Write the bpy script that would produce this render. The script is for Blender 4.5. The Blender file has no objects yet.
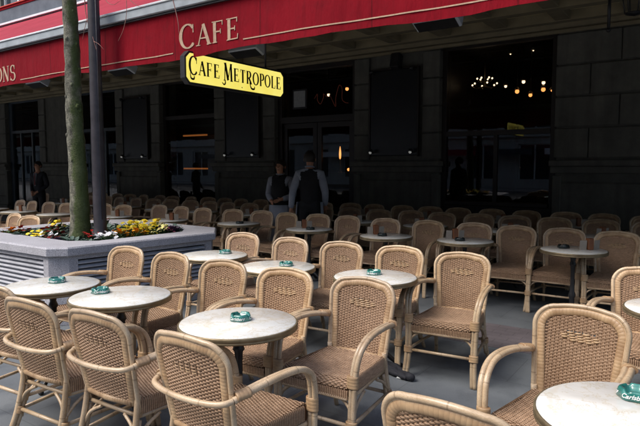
import bpy, math, random
from mathutils import Vector, Matrix
random.seed(7)
S = bpy.context.scene
COL = S.collection
PI = math.pi
rad = math.radians

# ------------------------------------------------------------------ camera, sky, sun, exposure
cam_d = bpy.data.cameras.new('camera'); cam = bpy.data.objects.new('camera', cam_d); COL.objects.link(cam)
cam_d.sensor_width = 36.0; cam_d.lens = 568.0 / 640.0 * 36.0
cam_d.clip_start = 0.05; cam_d.clip_end = 800
cam.location = (0, 0, 1.6)
cam.rotation_euler = (rad(90 - 4.6), 0, rad(34.6))
S.camera = cam

W = bpy.data.worlds.new('World'); S.world = W; W.use_nodes = True
wn = W.node_tree.nodes; wl = W.node_tree.links
bg = wn['Background']; sky = wn.new('ShaderNodeTexSky'); sky.sky_type = 'NISHITA'; sky.sun_disc = False
SUN_EL, SUN_AZ = 52.0, 215.0      # azimuth measured clockwise from +Y
sky.sun_elevation = rad(SUN_EL); sky.sun_rotation = rad(SUN_AZ)
sky.air_density = 1.0; sky.dust_density = 4.0; sky.ozone_density = 1.0
wl.new(sky.outputs[0], bg.inputs[0]); bg.inputs[1].default_value = 0.15
sd = bpy.data.lights.new('sun', 'SUN'); so = bpy.data.objects.new('sun', sd); COL.objects.link(so)
sd.energy = 1.3; sd.angle = rad(28); sd.color = (1.0, 0.975, 0.945)
sdir = Vector((math.sin(rad(SUN_AZ)) * math.cos(rad(SUN_EL)), math.cos(rad(SUN_AZ)) * math.cos(rad(SUN_EL)), math.sin(rad(SUN_EL))))
so.rotation_euler = (-sdir).to_track_quat('-Z', 'Y').to_euler(); so.location = sdir * 40
S.view_settings.view_transform = 'Standard'; S.view_settings.look = 'None'
S.view_settings.exposure = 0.68; S.view_settings.gamma = 1.0
S.view_settings.use_curve_mapping = False

# ------------------------------------------------------------------ materials
def srgb(h):
    return tuple(((c / 255) / 12.92 if c / 255 <= .04045 else ((c / 255 + .055) / 1.055) ** 2.4) for c in h)
class NT:
    def __init__(s, name):
        s.m = bpy.data.materials.new(name); s.m.use_nodes = True
        s.t = s.m.node_tree; s.n = s.t.nodes; s.p = s.n['Principled BSDF']; s.out = s.n['Material Output']
    def new(s, t, **k):
        n = s.n.new(t)
        for a, b in k.items(): setattr(n, a, b)
        return n
    def link(s, a, b): s.t.links.new(a, b)
    def noise(s, scale, detail=4, rough=.55, coord=None, stretch=None):
        n = s.new('ShaderNodeTexNoise'); n.inputs['Scale'].default_value = scale
        n.inputs['Detail'].default_value = detail; n.inputs['Roughness'].default_value = rough
        src = s.coord(coord or 'Object')
        if stretch:
            mp = s.new('ShaderNodeMapping'); mp.inputs['Scale'].default_value = stretch
            s.link(src, mp.inputs[0]); src = mp.outputs[0]
        s.link(src, n.inputs['Vector']); return n.outputs['Fac']
    def coord(s, k):
        if not hasattr(s, 'tc'): s.tc = s.new('ShaderNodeTexCoord'); s.geo = s.new('ShaderNodeNewGeometry')
        return s.geo.outputs['Position'] if k == 'World' else s.tc.outputs[k]
    def ramp(s, fac, stops):
        r = s.new('ShaderNodeValToRGB'); e = r.color_ramp.elements
        while len(e) < len(stops): e.new(.5)
        for i, (p, c) in enumerate(stops):
            e[i].position = p; e[i].color = (*c, 1) if len(c) == 3 else c
        s.link(fac, r.inputs[0]); return r.outputs[0]
    def mix(s, f, a, b, mode='MIX'):
        n = s.new('ShaderNodeMix', data_type='RGBA', blend_type=mode)
        for i, v in ((0, f), (6, a), (7, b)):
            if isinstance(v, (int, float)): n.inputs[i].default_value = v
            elif isinstance(v, tuple): n.inputs[i].default_value = (*v[:3], 1)
            else: s.link(v, n.inputs[i])
        return n.outputs[2]
    def math(s, op, a, b=None):
        n = s.new('ShaderNodeMath', operation=op)
        for i, v in ((0, a), (1, b)):
            if v is None: continue
            if isinstance(v, (int, float)): n.inputs[i].default_value = v
            else: s.link(v, n.inputs[i])
        return n.outputs[0]
    def base(s, c):
        if isinstance(c, tuple): s.p.inputs['Base Color'].default_value = (*c, 1)
        else: s.link(c, s.p.inputs['Base Color'])
    def rough(s, r):
        if isinstance(r, (int, float)): s.p.inputs['Roughness'].default_value = r
        else: s.link(r, s.p.inputs['Roughness'])
    def bump(s, h, strength=.3, dist=.01):
        b = s.new('ShaderNodeBump'); b.inputs['Strength'].default_value = strength; b.inputs['Distance'].default_value = dist
        s.link(h, b.inputs['Height']); s.link(b.outputs[0], s.p.inputs['Normal'])
    def rnd(s):
        return s.new('ShaderNodeObjectInfo').outputs['Random']

def mottled(name, c1, c2, scale=6, rough=.8, bump=.2, bscale=None, bdist=.01, spec=.5, metal=0, coord=None, detail=5):
    t = NT(name); f = t.noise(scale, detail, coord=coord)
    t.base(t.ramp(f, [(.3, c1), (.7, c2)])); t.rough(rough)
    t.p.inputs['Specular IOR Level'].default_value = spec; t.p.inputs['Metallic'].default_value = metal
    if bump: t.bump(t.noise(bscale or scale * 6, 5, coord=coord), bump, bdist)
    return t.m

def mat_rattan(name, c1, c2, c3, rough=.36):
    t = NT(name)
    sep = t.new('ShaderNodeSeparateXYZ'); t.link(t.coord('UV'), sep.inputs[0])
    f = t.noise(9, 5, coord='Object'); g = t.noise(3.0, 4, coord='UV', stretch=(40, 8, 1))
    col = t.ramp(f, [(.25, c1), (.55, c2), (.8, c3)])
    # faint joints of the cane: a thin dark ring every 17 cm or so
    fr = t.math('FRACT', t.math('ADD', t.math('MULTIPLY', sep.outputs[0], 5.3), t.math('MULTIPLY', t.rnd(), 3.0)))
    ring = t.math('LESS_THAN', t.math('ABSOLUTE', t.math('SUBTRACT', fr, .5)), .016)
    col = t.mix(t.math('MULTIPLY', ring, .5), col, (c1[0] * .45, c1[1] * .4, c1[2] * .35))
    col = t.mix(t.ramp(g, [(.45, (0, 0, 0)), (.75, (.55, .55, .55))]), col, (c1[0] * .6, c1[1] * .55, c1[2] * .5))
    hs = t.new('ShaderNodeHueSaturation'); t.link(col, hs.inputs['Color'])
    t.link(t.math('ADD', t.math('MULTIPLY', t.rnd(), .3), .85), hs.inputs['Value'])
    t.base(t.mix(1.0, hs.outputs[0], t.new('ShaderNodeObjectInfo').outputs['Color'], 'MULTIPLY')); t.rough(rough); t.p.inputs['Coat Weight'].default_value = .25; t.p.inputs['Coat Roughness'].default_value = .25
    t.bump(t.noise(60, 4), .15, .003)
    return t.m
M = {}
M['cane'] = mat_rattan('cane', srgb((172, 146, 114)), srgb((206, 182, 150)), srgb((222, 203, 173)))
def mat_weave(name, a, b):
    t = NT(name)
    f = t.noise(1.0, 4, coord='Object', stretch=(30, 30, 160)); g = t.noise(4, 3)
    col = t.ramp(f, [(.3, a), (.7, b)])
    col = t.mix(t.ramp(g, [(.35, (0, 0, 0)), (.7, (.4, .4, .4))]), col, (a[0] * .75, a[1] * .68, a[2] * .6))
    hs = t.new('ShaderNodeHueSaturation'); t.link(col, hs.inputs['Color'])
    t.link(t.math('ADD', t.math('MULTIPLY', t.rnd(), .25), .88), hs.inputs['Value'])
    t.base(t.mix(1.0, hs.outputs[0], t.new('ShaderNodeObjectInfo').outputs['Color'], 'MULTIPLY')); t.rough(.5); return t.m
M['weave'] = mat_weave('weave', srgb((150, 120, 93)), srgb((192, 160, 130)))
M['weave_light'] = mat_weave('weave_light', srgb((176, 146, 112)), srgb((196, 168, 132)))
def mat_wrap():
    t = NT('wrap'); sep = t.new('ShaderNodeSeparateXYZ'); t.link(t.coord('UV'), sep.inputs[0])
    st = t.math('ABSOLUTE', t.math('SINE', t.math('MULTIPLY', sep.outputs[0], PI / .017)))
    f = t.noise(14, 4)
    col = t.ramp(f, [(.3, srgb((164, 132, 98))), (.7, srgb((202, 172, 134)))])
    col = t.mix(t.ramp(st, [(.0, (.5, .5, .5)), (.12, (0, 0, 0))]), col, srgb((108, 74, 48)))
    t.base(t.mix(1.0, col, t.new('ShaderNodeObjectInfo').outputs['Color'], 'MULTIPLY')); t.rough(.45); t.bump(st, .35, .0025); return t.m
M['wrap'] = mat_wrap()
M['seat_under'] = mottled('seat_under', srgb((96, 66, 42)), srgb((120, 84, 55)), 8, .8)
def mat_marble():
    t = NT('marble')
    n1 = t.noise(2.2, 6, .6, 'World', (1, 2.4, 1)); 
    w = t.new('ShaderNodeTexWave', wave_type='BANDS'); w.inputs['Scale'].default_value = 1.4; w.inputs['Distortion'].default_value = 9
    w.inputs['Detail'].default_value = 4; w.inputs['Detail Scale'].default_value = 1.6; t.link(t.coord('World'), w.inputs[0])
    col = t.ramp(n1, [(.3, srgb((212, 211, 204))), (.5, srgb((226, 226, 220))), (.7, srgb((236, 238, 236)))])
    col = t.mix(t.ramp(w.outputs['Fac'], [(0, (.28, .28, .28)), (.10, (.0, .0, .0))]), col, srgb((204, 190, 160)))
    w2 = t.noise(9, 7, .7, 'World')
    col = t.mix(t.ramp(w2, [(.48, (0, 0, 0)), (.5, (.55, .55, .55)), (.53, (0, 0, 0))]), col, srgb((196, 180, 142)))
    t.base(col); t.rough(.22); return t.m
M['marble'] = mat_marble()
M['brass'] = mottled('brass', srgb((112, 98, 74)), srgb((150, 134, 104)), 12, .45, .05, metal=.55)
M['iron'] = mottled('iron', (.012, .012, .013), (.025, .025, .027), 14, .38, .1)
t = NT('ashtray_green'); f = t.noise(18, 3)
t.base(t.ramp(f, [(.3, srgb((28, 92, 84))), (.7, srgb((62, 138, 128)))])); t.rough(.12); t.p.inputs['Coat Weight'].default_value = .6; M['ashgreen'] = t.m
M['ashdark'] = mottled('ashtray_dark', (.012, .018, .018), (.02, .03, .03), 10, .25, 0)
t = NT('white_print'); t.base((.78, .8, .78)); t.rough(.5); M['white'] = t.m
t = NT('cream_print'); f = t.noise(30, 3); t.base(t.ramp(f, [(.3, srgb((170, 140, 116))), (.7, srgb((196, 166, 140)))])); t.rough(.7); M['cream_print'] = t.m
t = NT('black_print'); t.base((.012, .01, .008)); t.rough(.5); M['black_print'] = t.m
def mat_red():
    t = NT('awning_red'); f = t.noise(1.3, 6, .6, 'World'); g = t.noise(2.0, 3, .5, 'World', (14, 14, .8))
    col = t.ramp(f, [(.3, srgb((118, 5, 22))), (.7, srgb((138, 8, 28)))])
    col = t.mix(t.ramp(g, [(.5, (0, 0, 0)), (.8, (.5, .5, .5))]), col, srgb((96, 5, 17)))
    sp_ = t.new('ShaderNodeSeparateXYZ'); t.link(t.coord('World'), sp_.inputs[0])
    seam = t.math('LESS_THAN', t.math('FRACT', t.math('MULTIPLY', sp_.outputs[0], 1 / 1.22)), .012)
    col = t.mix(t.math('MULTIPLY', seam, .6), col, srgb((70, 4, 12)))
    dirt = t.noise(5, 6, .7, 'World'); col = t.mix(t.ramp(dirt, [(.55, (0, 0, 0)), (.75, (.35, .35, .35))]), col, srgb((84, 14, 22)))
    t.base(col); t.rough(.85); t.p.inputs['Specular IOR Level'].default_value = .15
    wr = t.noise(2.6, 4, .6, 'World', (2.2, 1, .7)); t.bump(t.math('ADD', t.math('MULTIPLY', wr, 1.0), t.math('MULTIPLY', t.noise(350, 2, coord='World'), .04)), .55, .05); return t.m
M['red'] = mat_red()
M['redtop'] = mottled('awning_red_sky_sheen', srgb((140, 22, 44)), srgb((158, 36, 58)), 2, .8, .1, spec=.3)  # awning red made pinker, the sky's sheen put into the colour
M['alu'] = mottled('aluminium', srgb((150, 158, 162)), srgb((178, 186, 190)), 5, .45, .03, metal=.2)
M['aluwhite'] = mottled('white_lip', (.72, .74, .76), (.82, .84, .86), 5, .4, 0)
M['fascia'] = mottled('fascia_grey', srgb((74, 84, 94)), srgb((96, 106, 116)), 3, .6, .15)
def mat_stone(name, a, b, sc=3):
    t = NT(name); f = t.noise(sc, 8, .65, 'World'); g = t.noise(1.1, 3, .5, 'World', (6, 6, .6))
    col = t.ramp(f, [(.25, a), (.75, b)])
    col = t.mix(t.ramp(g, [(.4, (0, 0, 0)), (.75, (.5, .5, .5))]), col, (a[0] * .6, a[1] * .6, a[2] * .58))
    t.base(col); t.rough(.85); t.bump(t.noise(40, 6, .7, 'World'), .35, .01); return t.m
M['darkstone'] = mat_stone('dark_stone', srgb((86, 85, 79)), srgb((118, 116, 106)))
M['boardblack'] = mottled('board_black', (.008, .009, .010), (.014, .015, .016), 3, .35, .05)
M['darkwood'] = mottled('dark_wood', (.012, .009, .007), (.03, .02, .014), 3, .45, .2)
M['framegrey'] = mottled('frame_bluegrey', srgb((48, 56, 64)), srgb((66, 76, 84)), 4, .5, .1)
M['coffer'] = mottled('coffer_ochre', srgb((222, 208, 160)), srgb((234, 222, 180)), 2.5, .9, .2, coord='World')
M['beam'] = mottled('beam_brown', srgb((124, 114, 90)), srgb((150, 138, 110)), 3, .85, .2, coord='World')
def mat_granite():
    t = NT('granite'); f = t.noise(120, 3, .7, 'World'); g = t.noise(2.2, 6, .6, 'World'); h = t.noise(1.5, 4, .6, 'World', (5, 5, 1))
    col = t.ramp(f, [(.35, srgb((128, 128, 134))), (.5, srgb((172, 172, 178))), (.66, srgb((204, 204, 210)))])
    col = t.mix(t.ramp(g, [(.4, (0, 0, 0)), (.75, (.45, .45, .45))]), col, srgb((140, 138, 142)))
    col = t.mix(t.ramp(h, [(.5, (0, 0, 0)), (.8, (.3, .3, .3))]), col, srgb((104, 100, 104)))
    t.base(col); t.rough(.7); t.bump(f, .25, .003); return t.m
M['granite'] = mat_granite()
M['slat'] = mottled('slat_grey', srgb((164, 166, 172)), srgb((196, 198, 204)), 5, .6, .1)
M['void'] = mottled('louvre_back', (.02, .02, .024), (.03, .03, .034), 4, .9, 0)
M['soil'] = mottled('soil', (.02, .014, .01), (.05, .035, .024), 12, .95, .8, 30, .02)
def mat_floor(name, a, b, tile, joint):
    t = NT(name)
    f = t.noise(1.1, 8, .65, 'World'); g = t.noise(160, 3, .7, 'World'); h = t.noise(3.2, 8, .75, 'World')
    col = t.ramp(f, [(.35, a), (.65, b)])
    col = t.mix(t.ramp(g, [(.35, (.35, .35, .35)), (.6, (0, 0, 0))]), col, (a[0] * .6, a[1] * .6, a[2] * .62))
    col = t.mix(t.ramp(h, [(.52, (0, 0, 0)), (.66, (.5, .5, .5))]), col, (a[0] * .62, a[1] * .62, a[2] * .64))
    br = t.new('ShaderNodeTexBrick'); br.inputs['Scale'].default_value = 1; br.inputs['Brick Width'].default_value = tile[0]
    br.inputs['Row Height'].default_value = tile[1]; br.inputs['Mortar Size'].default_value = joint; br.inputs['Mortar Smooth'].default_value = .3
    br.inputs['Color1'].default_value = (1, 1, 1, 1); br.inputs['Color2'].default_value = (.93, .93, .94, 1); br.inputs['Mortar'].default_value = (.68, .68, .68, 1)
    t.link(t.coord('World'), br.inputs[0])
    col = t.mix(1.0, col, br.outputs['Color'], 'MULTIPLY')
    # specks of grit, gum and cigarette ends
    v = t.new('ShaderNodeTexVoronoi'); v.inputs['Scale'].default_value = 2.6; t.link(t.coord('World'), v.inputs['Vector'])
    sp = t.math('LESS_THAN', v.outputs['Distance'], .035)
    col = t.mix(t.math('MULTIPLY', sp, .5), col, (.32, .33, .34))
    t.base(col); t.rough(t.ramp(f, [(.3, (.45, .45, .45)), (.7, (.75, .75, .75))])); t.bump(g, .3, .003); return t.m
M['floor'] = mat_floor('terrace_floor', srgb((98, 104, 108)), srgb((120, 125, 128)), (1.2, .6), .004)
M['band'] = mat_floor('red_brick_band', srgb((100, 94, 97)), srgb((120, 112, 115)), (.2, .1), .006)
M['asphalt'] = mottled('asphalt', (.045, .045, .048), (.06, .06, .062), 3, .85, .3, 80, .005, coord='World')
M['pavement'] = mottled('pavement', (.2, .2, .2), (.28, .28, .27), 2, .85, .2, coord='World')
def mat_bark():
    t = NT('bark'); f = t.noise(4.5, 7, .7, stretch=(2.2, 2.2, 1.4)); g = t.noise(2.2, 5, .6)
    col = t.ramp(f, [(.36, srgb((66, 66, 56))), (.5, srgb((120, 119, 104))), (.62, srgb((160, 158, 140)))])
    sep = t.new('ShaderNodeSeparateXYZ'); t.link(t.coord('Object'), sep.inputs[0])
    side = t.math('ADD', t.math('MULTIPLY', sep.outputs[0], 5.5), t.math('MULTIPLY', g, 1.5))
    col = t.mix(t.ramp(side, [(.80, (0, 0, 0)), (1.25, (.85, .85, .85))]), col, srgb((74, 92, 34)))
    t.base(col); t.rough(.9)
    v = t.new('ShaderNodeTexVoronoi', feature='DISTANCE_TO_EDGE'); mp = t.new('ShaderNodeMapping'); mp.inputs['Scale'].default_value = (10, 10, 16)
    t.link(t.coord('Object'), mp.inputs[0]); t.link(mp.outputs[0], v.inputs['Vector'])
    t.bump(t.math('ADD', t.noise(14, 6, .7, stretch=(1, 1, 2.5)), t.math('MULTIPLY', t.math('MINIMUM', v.outputs['Distance'], .08), 6.0)), .9, .03)
    return t.m
M['bark'] = mat_bark()
M['twig'] = mottled('twig', srgb((120, 84, 78)), srgb((168, 124, 112)), 8, .8, .1)
M['polepaint'] = mottled('pole_paint', srgb((36, 34, 40)), srgb((58, 55, 61)), 9, .5, .35, 26, .006)
M['leaf'] = mottled('leaf', (.03, .07, .02), (.07, .13, .035), 30, .6, .1)
M['leafdark'] = mottled('leaf_dark', (.02, .05, .025), (.045, .085, .04), 30, .6, .1)
M['leafblue'] = mottled('leaf_blue', (.05, .09, .075), (.10, .16, .12), 30, .6, .1)
M['purple'] = mottled('leaf_purple', (.035, .015, .04), (.07, .03, .075), 30, .55, .1)
M['yellow'] = mottled('petal_yellow', srgb((235, 200, 20)), srgb((250, 226, 60)), 30, .6, 0)
M['orange'] = mottled('petal_orange', srgb((228, 140, 10)), srgb((245, 170, 20)), 30, .6, 0)
M['pale'] = mottled('petal_pale', srgb((236, 226, 120)), srgb((244, 238, 170)), 30, .6, 0)
M['petalwhite'] = mottled('petal_white', (.72, .74, .76), (.82, .83, .85), 30, .6, 0)
M['petalred'] = mottled('petal_red', srgb((150, 24, 24)), srgb((190, 44, 32)), 30, .6, 0)
M['pink'] = mottled('petal_pink', srgb((186, 80, 110)), srgb((214, 110, 140)), 30, .6, 0)
M['skin'] = mottled('skin', srgb((176, 124, 96)), srgb((190, 138, 108)), 10, .55, .05)
M['hair'] = mottled('hair', (.015, .01, .007), (.03, .02, .013), 30, .5, .4)
M['cloth_black'] = mottled('cloth_black', (.008, .008, .009), (.014, .014, .016), 12, .85, .3)
M['cloth_white'] = mottled('cloth_white', (.25, .27, .32), (.34, .36, .41), 8, .85, .3)
M['cloth_navy'] = mottled('cloth_navy', (.012, .013, .018), (.02, .021, .028), 12, .8, .3)
M['tie'] = mottled('tie', (.10, .02, .025), (.14, .03, .035), 12, .7, .1)
M['shoe'] = mottled('shoe', (.01, .01, .01), (.015, .015, .015), 12, .3, 0)
M['woodblock'] = mottled('wood_block', srgb((110, 66, 40)), srgb((140, 88, 54)), 9, .5, .1)
M['card'] = mottled('card', (.28, .25, .21), (.36, .32, .27), 9, .7, 0)
M['heater'] = mottled('heater_grey', srgb((176, 182, 190)), srgb((200, 206, 212)), 5, .5, .05)
M['palestone'] = mat_stone('pale_stone', srgb((176, 174, 168)), srgb((206, 204, 198)))
def emis(name, c, s):
    t = NT(name); t.p.inputs['Emission Color'].default_value = (*c, 1); t.p.inputs['Emission Strength'].default_value = s
    t.base(tuple(x * .5 for x in c)); return t.m
M['bulbwarm'] = emis('bulb_warm', (1, .36, .10), 1.5)
M['bulbwhite'] = emis('bulb_white', (1, .70, .46), 1.9)
M['lampreflect'] = emis('lamp_reflection', (.85, .85, .8), .12)
M['shelfglow'] = emis('shelf_glow', (1, .30, .07), .16)
M['neon'] = emis('neon_red', (1, .22, .12), .002)
t = NT('sign_yellow'); f = t.noise(2.2, 3, coord='World'); col = t.ramp(f, [(.3, srgb((236, 214, 84))), (.7, srgb((250, 238, 128)))])
t.base((.5, .42, .12)); t.link(col, t.p.inputs['Emission Color']); t.p.inputs['Emission Strength'].default_value = .62; t.rough(.3); M['signface'] = t.m
def mat_glass(name, tint):
    t = NT(name); tr = t.new('ShaderNodeBsdfTransparent'); tr.inputs[0].default_value = (*tint, 1)
    gl = t.new('ShaderNodeBsdfGlossy'); gl.inputs['Roughness'].default_value = .012
    fr = t.new('ShaderNodeFresnel'); fr.inputs[0].default_value = 1.62
    ge = t.new('ShaderNodeNewGeometry'); fac = t.math('MULTIPLY', fr.outputs[0], t.math('SUBTRACT', 1.0, ge.outputs['Backfacing']))
    mx = t.new('ShaderNodeMixShader'); t.link(fac, mx.inputs[0]); t.link(tr.outputs[0], mx.inputs[1]); t.link(gl.outputs[0], mx.inputs[2])
    t.link(mx.outputs[0], t.out.inputs[0]); return t.m
M['glass'] = mat_glass('window_glass', (.8, .82, .8))
M['glassblue'] = mottled('glass_opaque', (.03, .04, .05), (.05, .06, .07), 2, .08, 0, spec=.6)

# ------------------------------------------------------------------ mesh helpers
class MB:
    def __init__(s): s.v = []; s.f = []; s.uv = []; s.mi = []; s.sm = []; s.cur = 0
    def face(s, idx, uv=None, smooth=False):
        s.f.append(tuple(idx)); s.uv.append(uv); s.mi.append(s.cur); s.sm.append(smooth)
    def box(s, x0, x1, y0, y1, z0, z1, mat=None):
        b = len(s.v)
        for p in ((x0,y0,z0),(x1,y0,z0),(x1,y1,z0),(x0,y1,z0),(x0,y0,z1),(x1,y0,z1),(x1,y1,z1),(x0,y1,z1)):
            s.v.append(tuple(mat @ Vector(p)) if mat else p)
        for q in ((0,3,2,1),(4,5,6,7),(0,1,5,4),(1,2,6,5),(2,3,7,6),(3,0,4,7)): s.face([b + i for i in q])
        return s
    def bev(s, x0, x1, y0, y1, z0, z1, r=.005, mat=None):   # box with chamfered edges
        b = len(s.v); X = (x0, x1); Y = (y0, y1); Z = (z0, z1); idx = {}
        for i in (0, 1):
            for j in (0, 1):
                for k in (0, 1):
                    for a in range(3):
                        p = [X[i], Y[j], Z[k]]
                        for q, sg in ((0, i), (1, j), (2, k)):
                            if q != a: p[q] += r if sg == 0 else -r
                        idx[(i, j, k, a)] = len(s.v); s.v.append(tuple(mat @ Vector(p)) if mat else tuple(p))
        def F(l): s.face(l)
        for a in range(3):
            for sgn in (0, 1):
                o = [q for q in range(3) if q != a]; L = []
                for (m, n) in ((0, 0), (1, 0), (1, 1), (0, 1)):
                    c = [0, 0, 0]; c[a] = sgn; c[o[0]] = m; c[o[1]] = n; L.append(idx[(*c, a)])
                F(L if (sgn == 1) == (a != 1) else L[::-1])
        for a in range(3):          # edges running along axis a
            o = [q for q in range(3) if q != a]
            for (m, n) in ((0, 0), (1, 0), (1, 1), (0, 1)):
                c0 = [0, 0, 0]; c1 = [0, 0, 0]
                c0[a] = 0; c1[a] = 1
                for c in (c0, c1): c[o[0]] = m; c[o[1]] = n
                F([idx[(*c0, o[0])], idx[(*c1, o[0])], idx[(*c1, o[1])], idx[(*c0, o[1])]])
        for i in (0, 1):
            for j in (0, 1):
                for k in (0, 1): F([idx[(i, j, k, 0)], idx[(i, j, k, 1)], idx[(i, j, k, 2)]])
        return s
    def tube(s, pts, r, n=8, closed=False, flat=1.0, up=None, caps=True, ring0=0.0):
        pts = [Vector(p) for p in pts]; N = len(pts)
        if not hasattr(r, '__len__'): r = [r] * N
        b = len(s.v); L = ring0; prev = None; nor = None; Ls = []
        for i in range(N):
            if closed: tg = pts[(i + 1) % N] - pts[i - 1]
            else: tg = pts[min(i + 1, N - 1)] - pts[max(i - 1, 0)]
            tg.normalize()
            if up is not None: nor = (Vector(up) - tg * tg.dot(Vector(up))).normalized()
            elif nor is None:
                a = Vector((0, 0, 1)) if abs(tg.z) < .9 else Vector((0, 1, 0)); nor = (a - tg * tg.dot(a)).normalized()
            else: nor = (nor - tg * tg.dot(nor)).normalized()
            bi = tg.cross(nor)
            if i: L += (pts[i] - pts[i - 1]).length
            Ls.append(L)
            for k in range(n):
                a = 2 * PI * k / n; s.v.append(tuple(pts[i] + nor * (math.cos(a) * r[i] * flat) + bi * (math.sin(a) * r[i])))
        for i in range(N if closed else N - 1):
            j = (i + 1) % N
            for k in range(n):
                k2 = (k + 1) % n
                l1 = Ls[j] if j else Ls[i] + .01
                s.face([b + i * n + k, b + i * n + k2, b + j * n + k2, b + j * n + k], [(Ls[i], k / n), (Ls[i], (k + 1) / n), (l1, (k + 1) / n), (l1, k / n)], True)
        if caps and not closed:
            s.face([b + k for k in range(n)][::-1]); s.face([b + (N - 1) * n + k for k in range(n)])
        return s
    def lathe(s, prof, n=24, c=(0, 0), smooth=True):
        b = len(s.v)
        for (r, z) in prof:
            for k in range(n): a = 2 * PI * k / n; s.v.append((c[0] + r * math.cos(a), c[1] + r * math.sin(a), z))
        for i in range(len(prof) - 1):
            for k in range(n):
                k2 = (k + 1) % n; s.face([b + i * n + k, b + i * n + k2, b + (i + 1) * n + k2, b + (i + 1) * n + k], None, smooth)
        if prof[0][0] > 1e-4: s.face([b + k for k in range(n)][::-1])
        if prof[-1][0] > 1e-4: s.face([b + (len(prof) - 1) * n + k for k in range(n)])
        return s
    def prism(s, poly, z0, z1):     # poly CCW in xy
        b = len(s.v); n = len(poly)
        for z in (z0, z1):
            for p in poly: s.v.append((p[0], p[1], z))
        s.face([b + i for i in range(n)][::-1]); s.face([b + n + i for i in range(n)])
        for i in range(n): j = (i + 1) % n; s.face([b + i, b + j, b + n + j, b + n + i])
        return s
    def ball(s, c, r, n=10, m=6, sc=(1, 1, 1)):
        b = len(s.v)
        for i in range(m + 1):
            th = PI * i / m
            for k in range(n):
                a = 2 * PI * k / n
                s.v.append((c[0] + r * sc[0] * math.sin(th) * math.cos(a), c[1] + r * sc[1] * math.sin(th) * math.sin(a), c[2] + r * sc[2] * math.cos(th)))
        for i in range(m):
            for k in range(n):
                k2 = (k + 1) % n; s.face([b + i * n + k, b + (i + 1) * n + k, b + (i + 1) * n + k2, b + i * n + k2], None, True)
        return s
    def build(s, name, mats, parent=None):
        me = bpy.data.meshes.new(name); me.from_pydata(s.v, [], s.f)
        if not isinstance(mats, (list, tuple)): mats = [mats]
        for m in mats: me.materials.append(m)
        me.polygons.foreach_set('material_index', s.mi); me.polygons.foreach_set('use_smooth', s.sm)
        if any(u is not None for u in s.uv):
            lay = me.uv_layers.new(name='UVMap'); flat = []
            for f, u in zip(s.f, s.uv):
                for i in range(len(f)): flat += list(u[i]) if u else [0.0, 0.0]
            lay.data.foreach_set('uv', flat)
        me.update()
        o = bpy.data.objects.new(name, me); COL.objects.link(o)
        if parent: o.parent = parent
        return o
def catmull(P, per=6, closed=False):
    P = [Vector(p) for p in P]; out = []; N = len(P)
    for i in range(N if closed else N - 1):
        a = P[(i - 1) % N] if closed or i > 0 else P[0] * 2 - P[1]
        b, c = P[i], P[(i + 1) % N]
        d = P[(i + 2) % N] if closed or i + 2 < N else P[-1] * 2 - P[-2]
        for k in range(per):
            t = k / per
            out.append(.5 * ((2 * b) + (c - a) * t + (2 * a - 5 * b + 4 * c - d) * t * t + (3 * b - a - 3 * c + d) * t ** 3))
    if not closed: out.append(P[-1])
    return out
def empty(name, loc=(0, 0, 0), rz=0):
    o = bpy.data.objects.new(name, None); COL.objects.link(o); o.location = loc; o.rotation_euler = (0, 0, rz); o.empty_display_size = .2
    return o
def tag(o, label=None, cat=None, group=None, kind=None):
    if label: o['label'] = label
    if cat: o['category'] = cat
    if group: o['group'] = group
    if kind: o['kind'] = kind
    return o
KIDS = {}
def copy_tree(root):
    if root.name not in KIDS:
        KIDS[root.name] = [(c, list(c.children)) for c in root.children]
    r = root.copy(); COL.objects.link(r)
    for c, gs in KIDS[root.name]:
        d = c.copy(); COL.objects.link(d); d.parent = r
        for g in gs:
            e = g.copy(); COL.objects.link(e); e.parent = d
    return r
class Proto:
    """first place() uses the prototype itself, later ones copy it"""
    def __init__(s, root): s.root = root; s.used = False; copy = None
    def place(s, x, y, z=0, rz=0, label=None, cat=None, group=None):
        if s.root.name not in KIDS: KIDS[s.root.name] = [(c, list(c.children)) for c in s.root.children]
        o = copy_tree(s.root) if s.used else s.root
        s.used = True
        o.location = (x, y, z); o.rotation_euler = (0, 0, rz)
        for k in ('label', 'category', 'group'):
            if k in o: del o[k]
        return tag(o, label, cat, group)
def wrap_strip(mb, p, q, r, n=10):   # binding of thin cane round a tube, from p to q
    p, q = Vector(p), Vector(q); k = max(3, int((q - p).length / .006))
    pts = [p.lerp(q, i / (k * 2)) for i in range(k * 2 + 1)]
    mb.tube(pts, [r + (.0015 if i % 2 else -.0005) for i in range(len(pts))], n)

# ------------------------------------------------------------------ setting: ground
g = MB(); g.box(-400, 400, -400, 400, -.3, -.12); tag(g.build('ground', M['asphalt']), kind='structure')
g = MB(); g.box(-60, 40, -5.2, 40, -.115, 0); tag(g.build('terrace_floor', M['floor']), kind='structure')
g = MB(); g.box(-60, 40, 4.95, 5.7, .0005, .0045); tag(g.build('brick_band', M['band']), kind='structure')
g = MB(); g.box(-60, 40, -5.5, -5.21, -.115, .01); tag(g.build('kerb', M['pavement']), kind='structure')
g = MB(); g.box(-80, 60, -24, -17.5, -.115, .01); tag(g.build('far_pavement', M['pavement']), kind='structure')
g = MB(); g.box(-80, 60, -11.3, -11.18, -.118, -.114); tag(g.build('road_line', M['white']), kind='structure')

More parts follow.
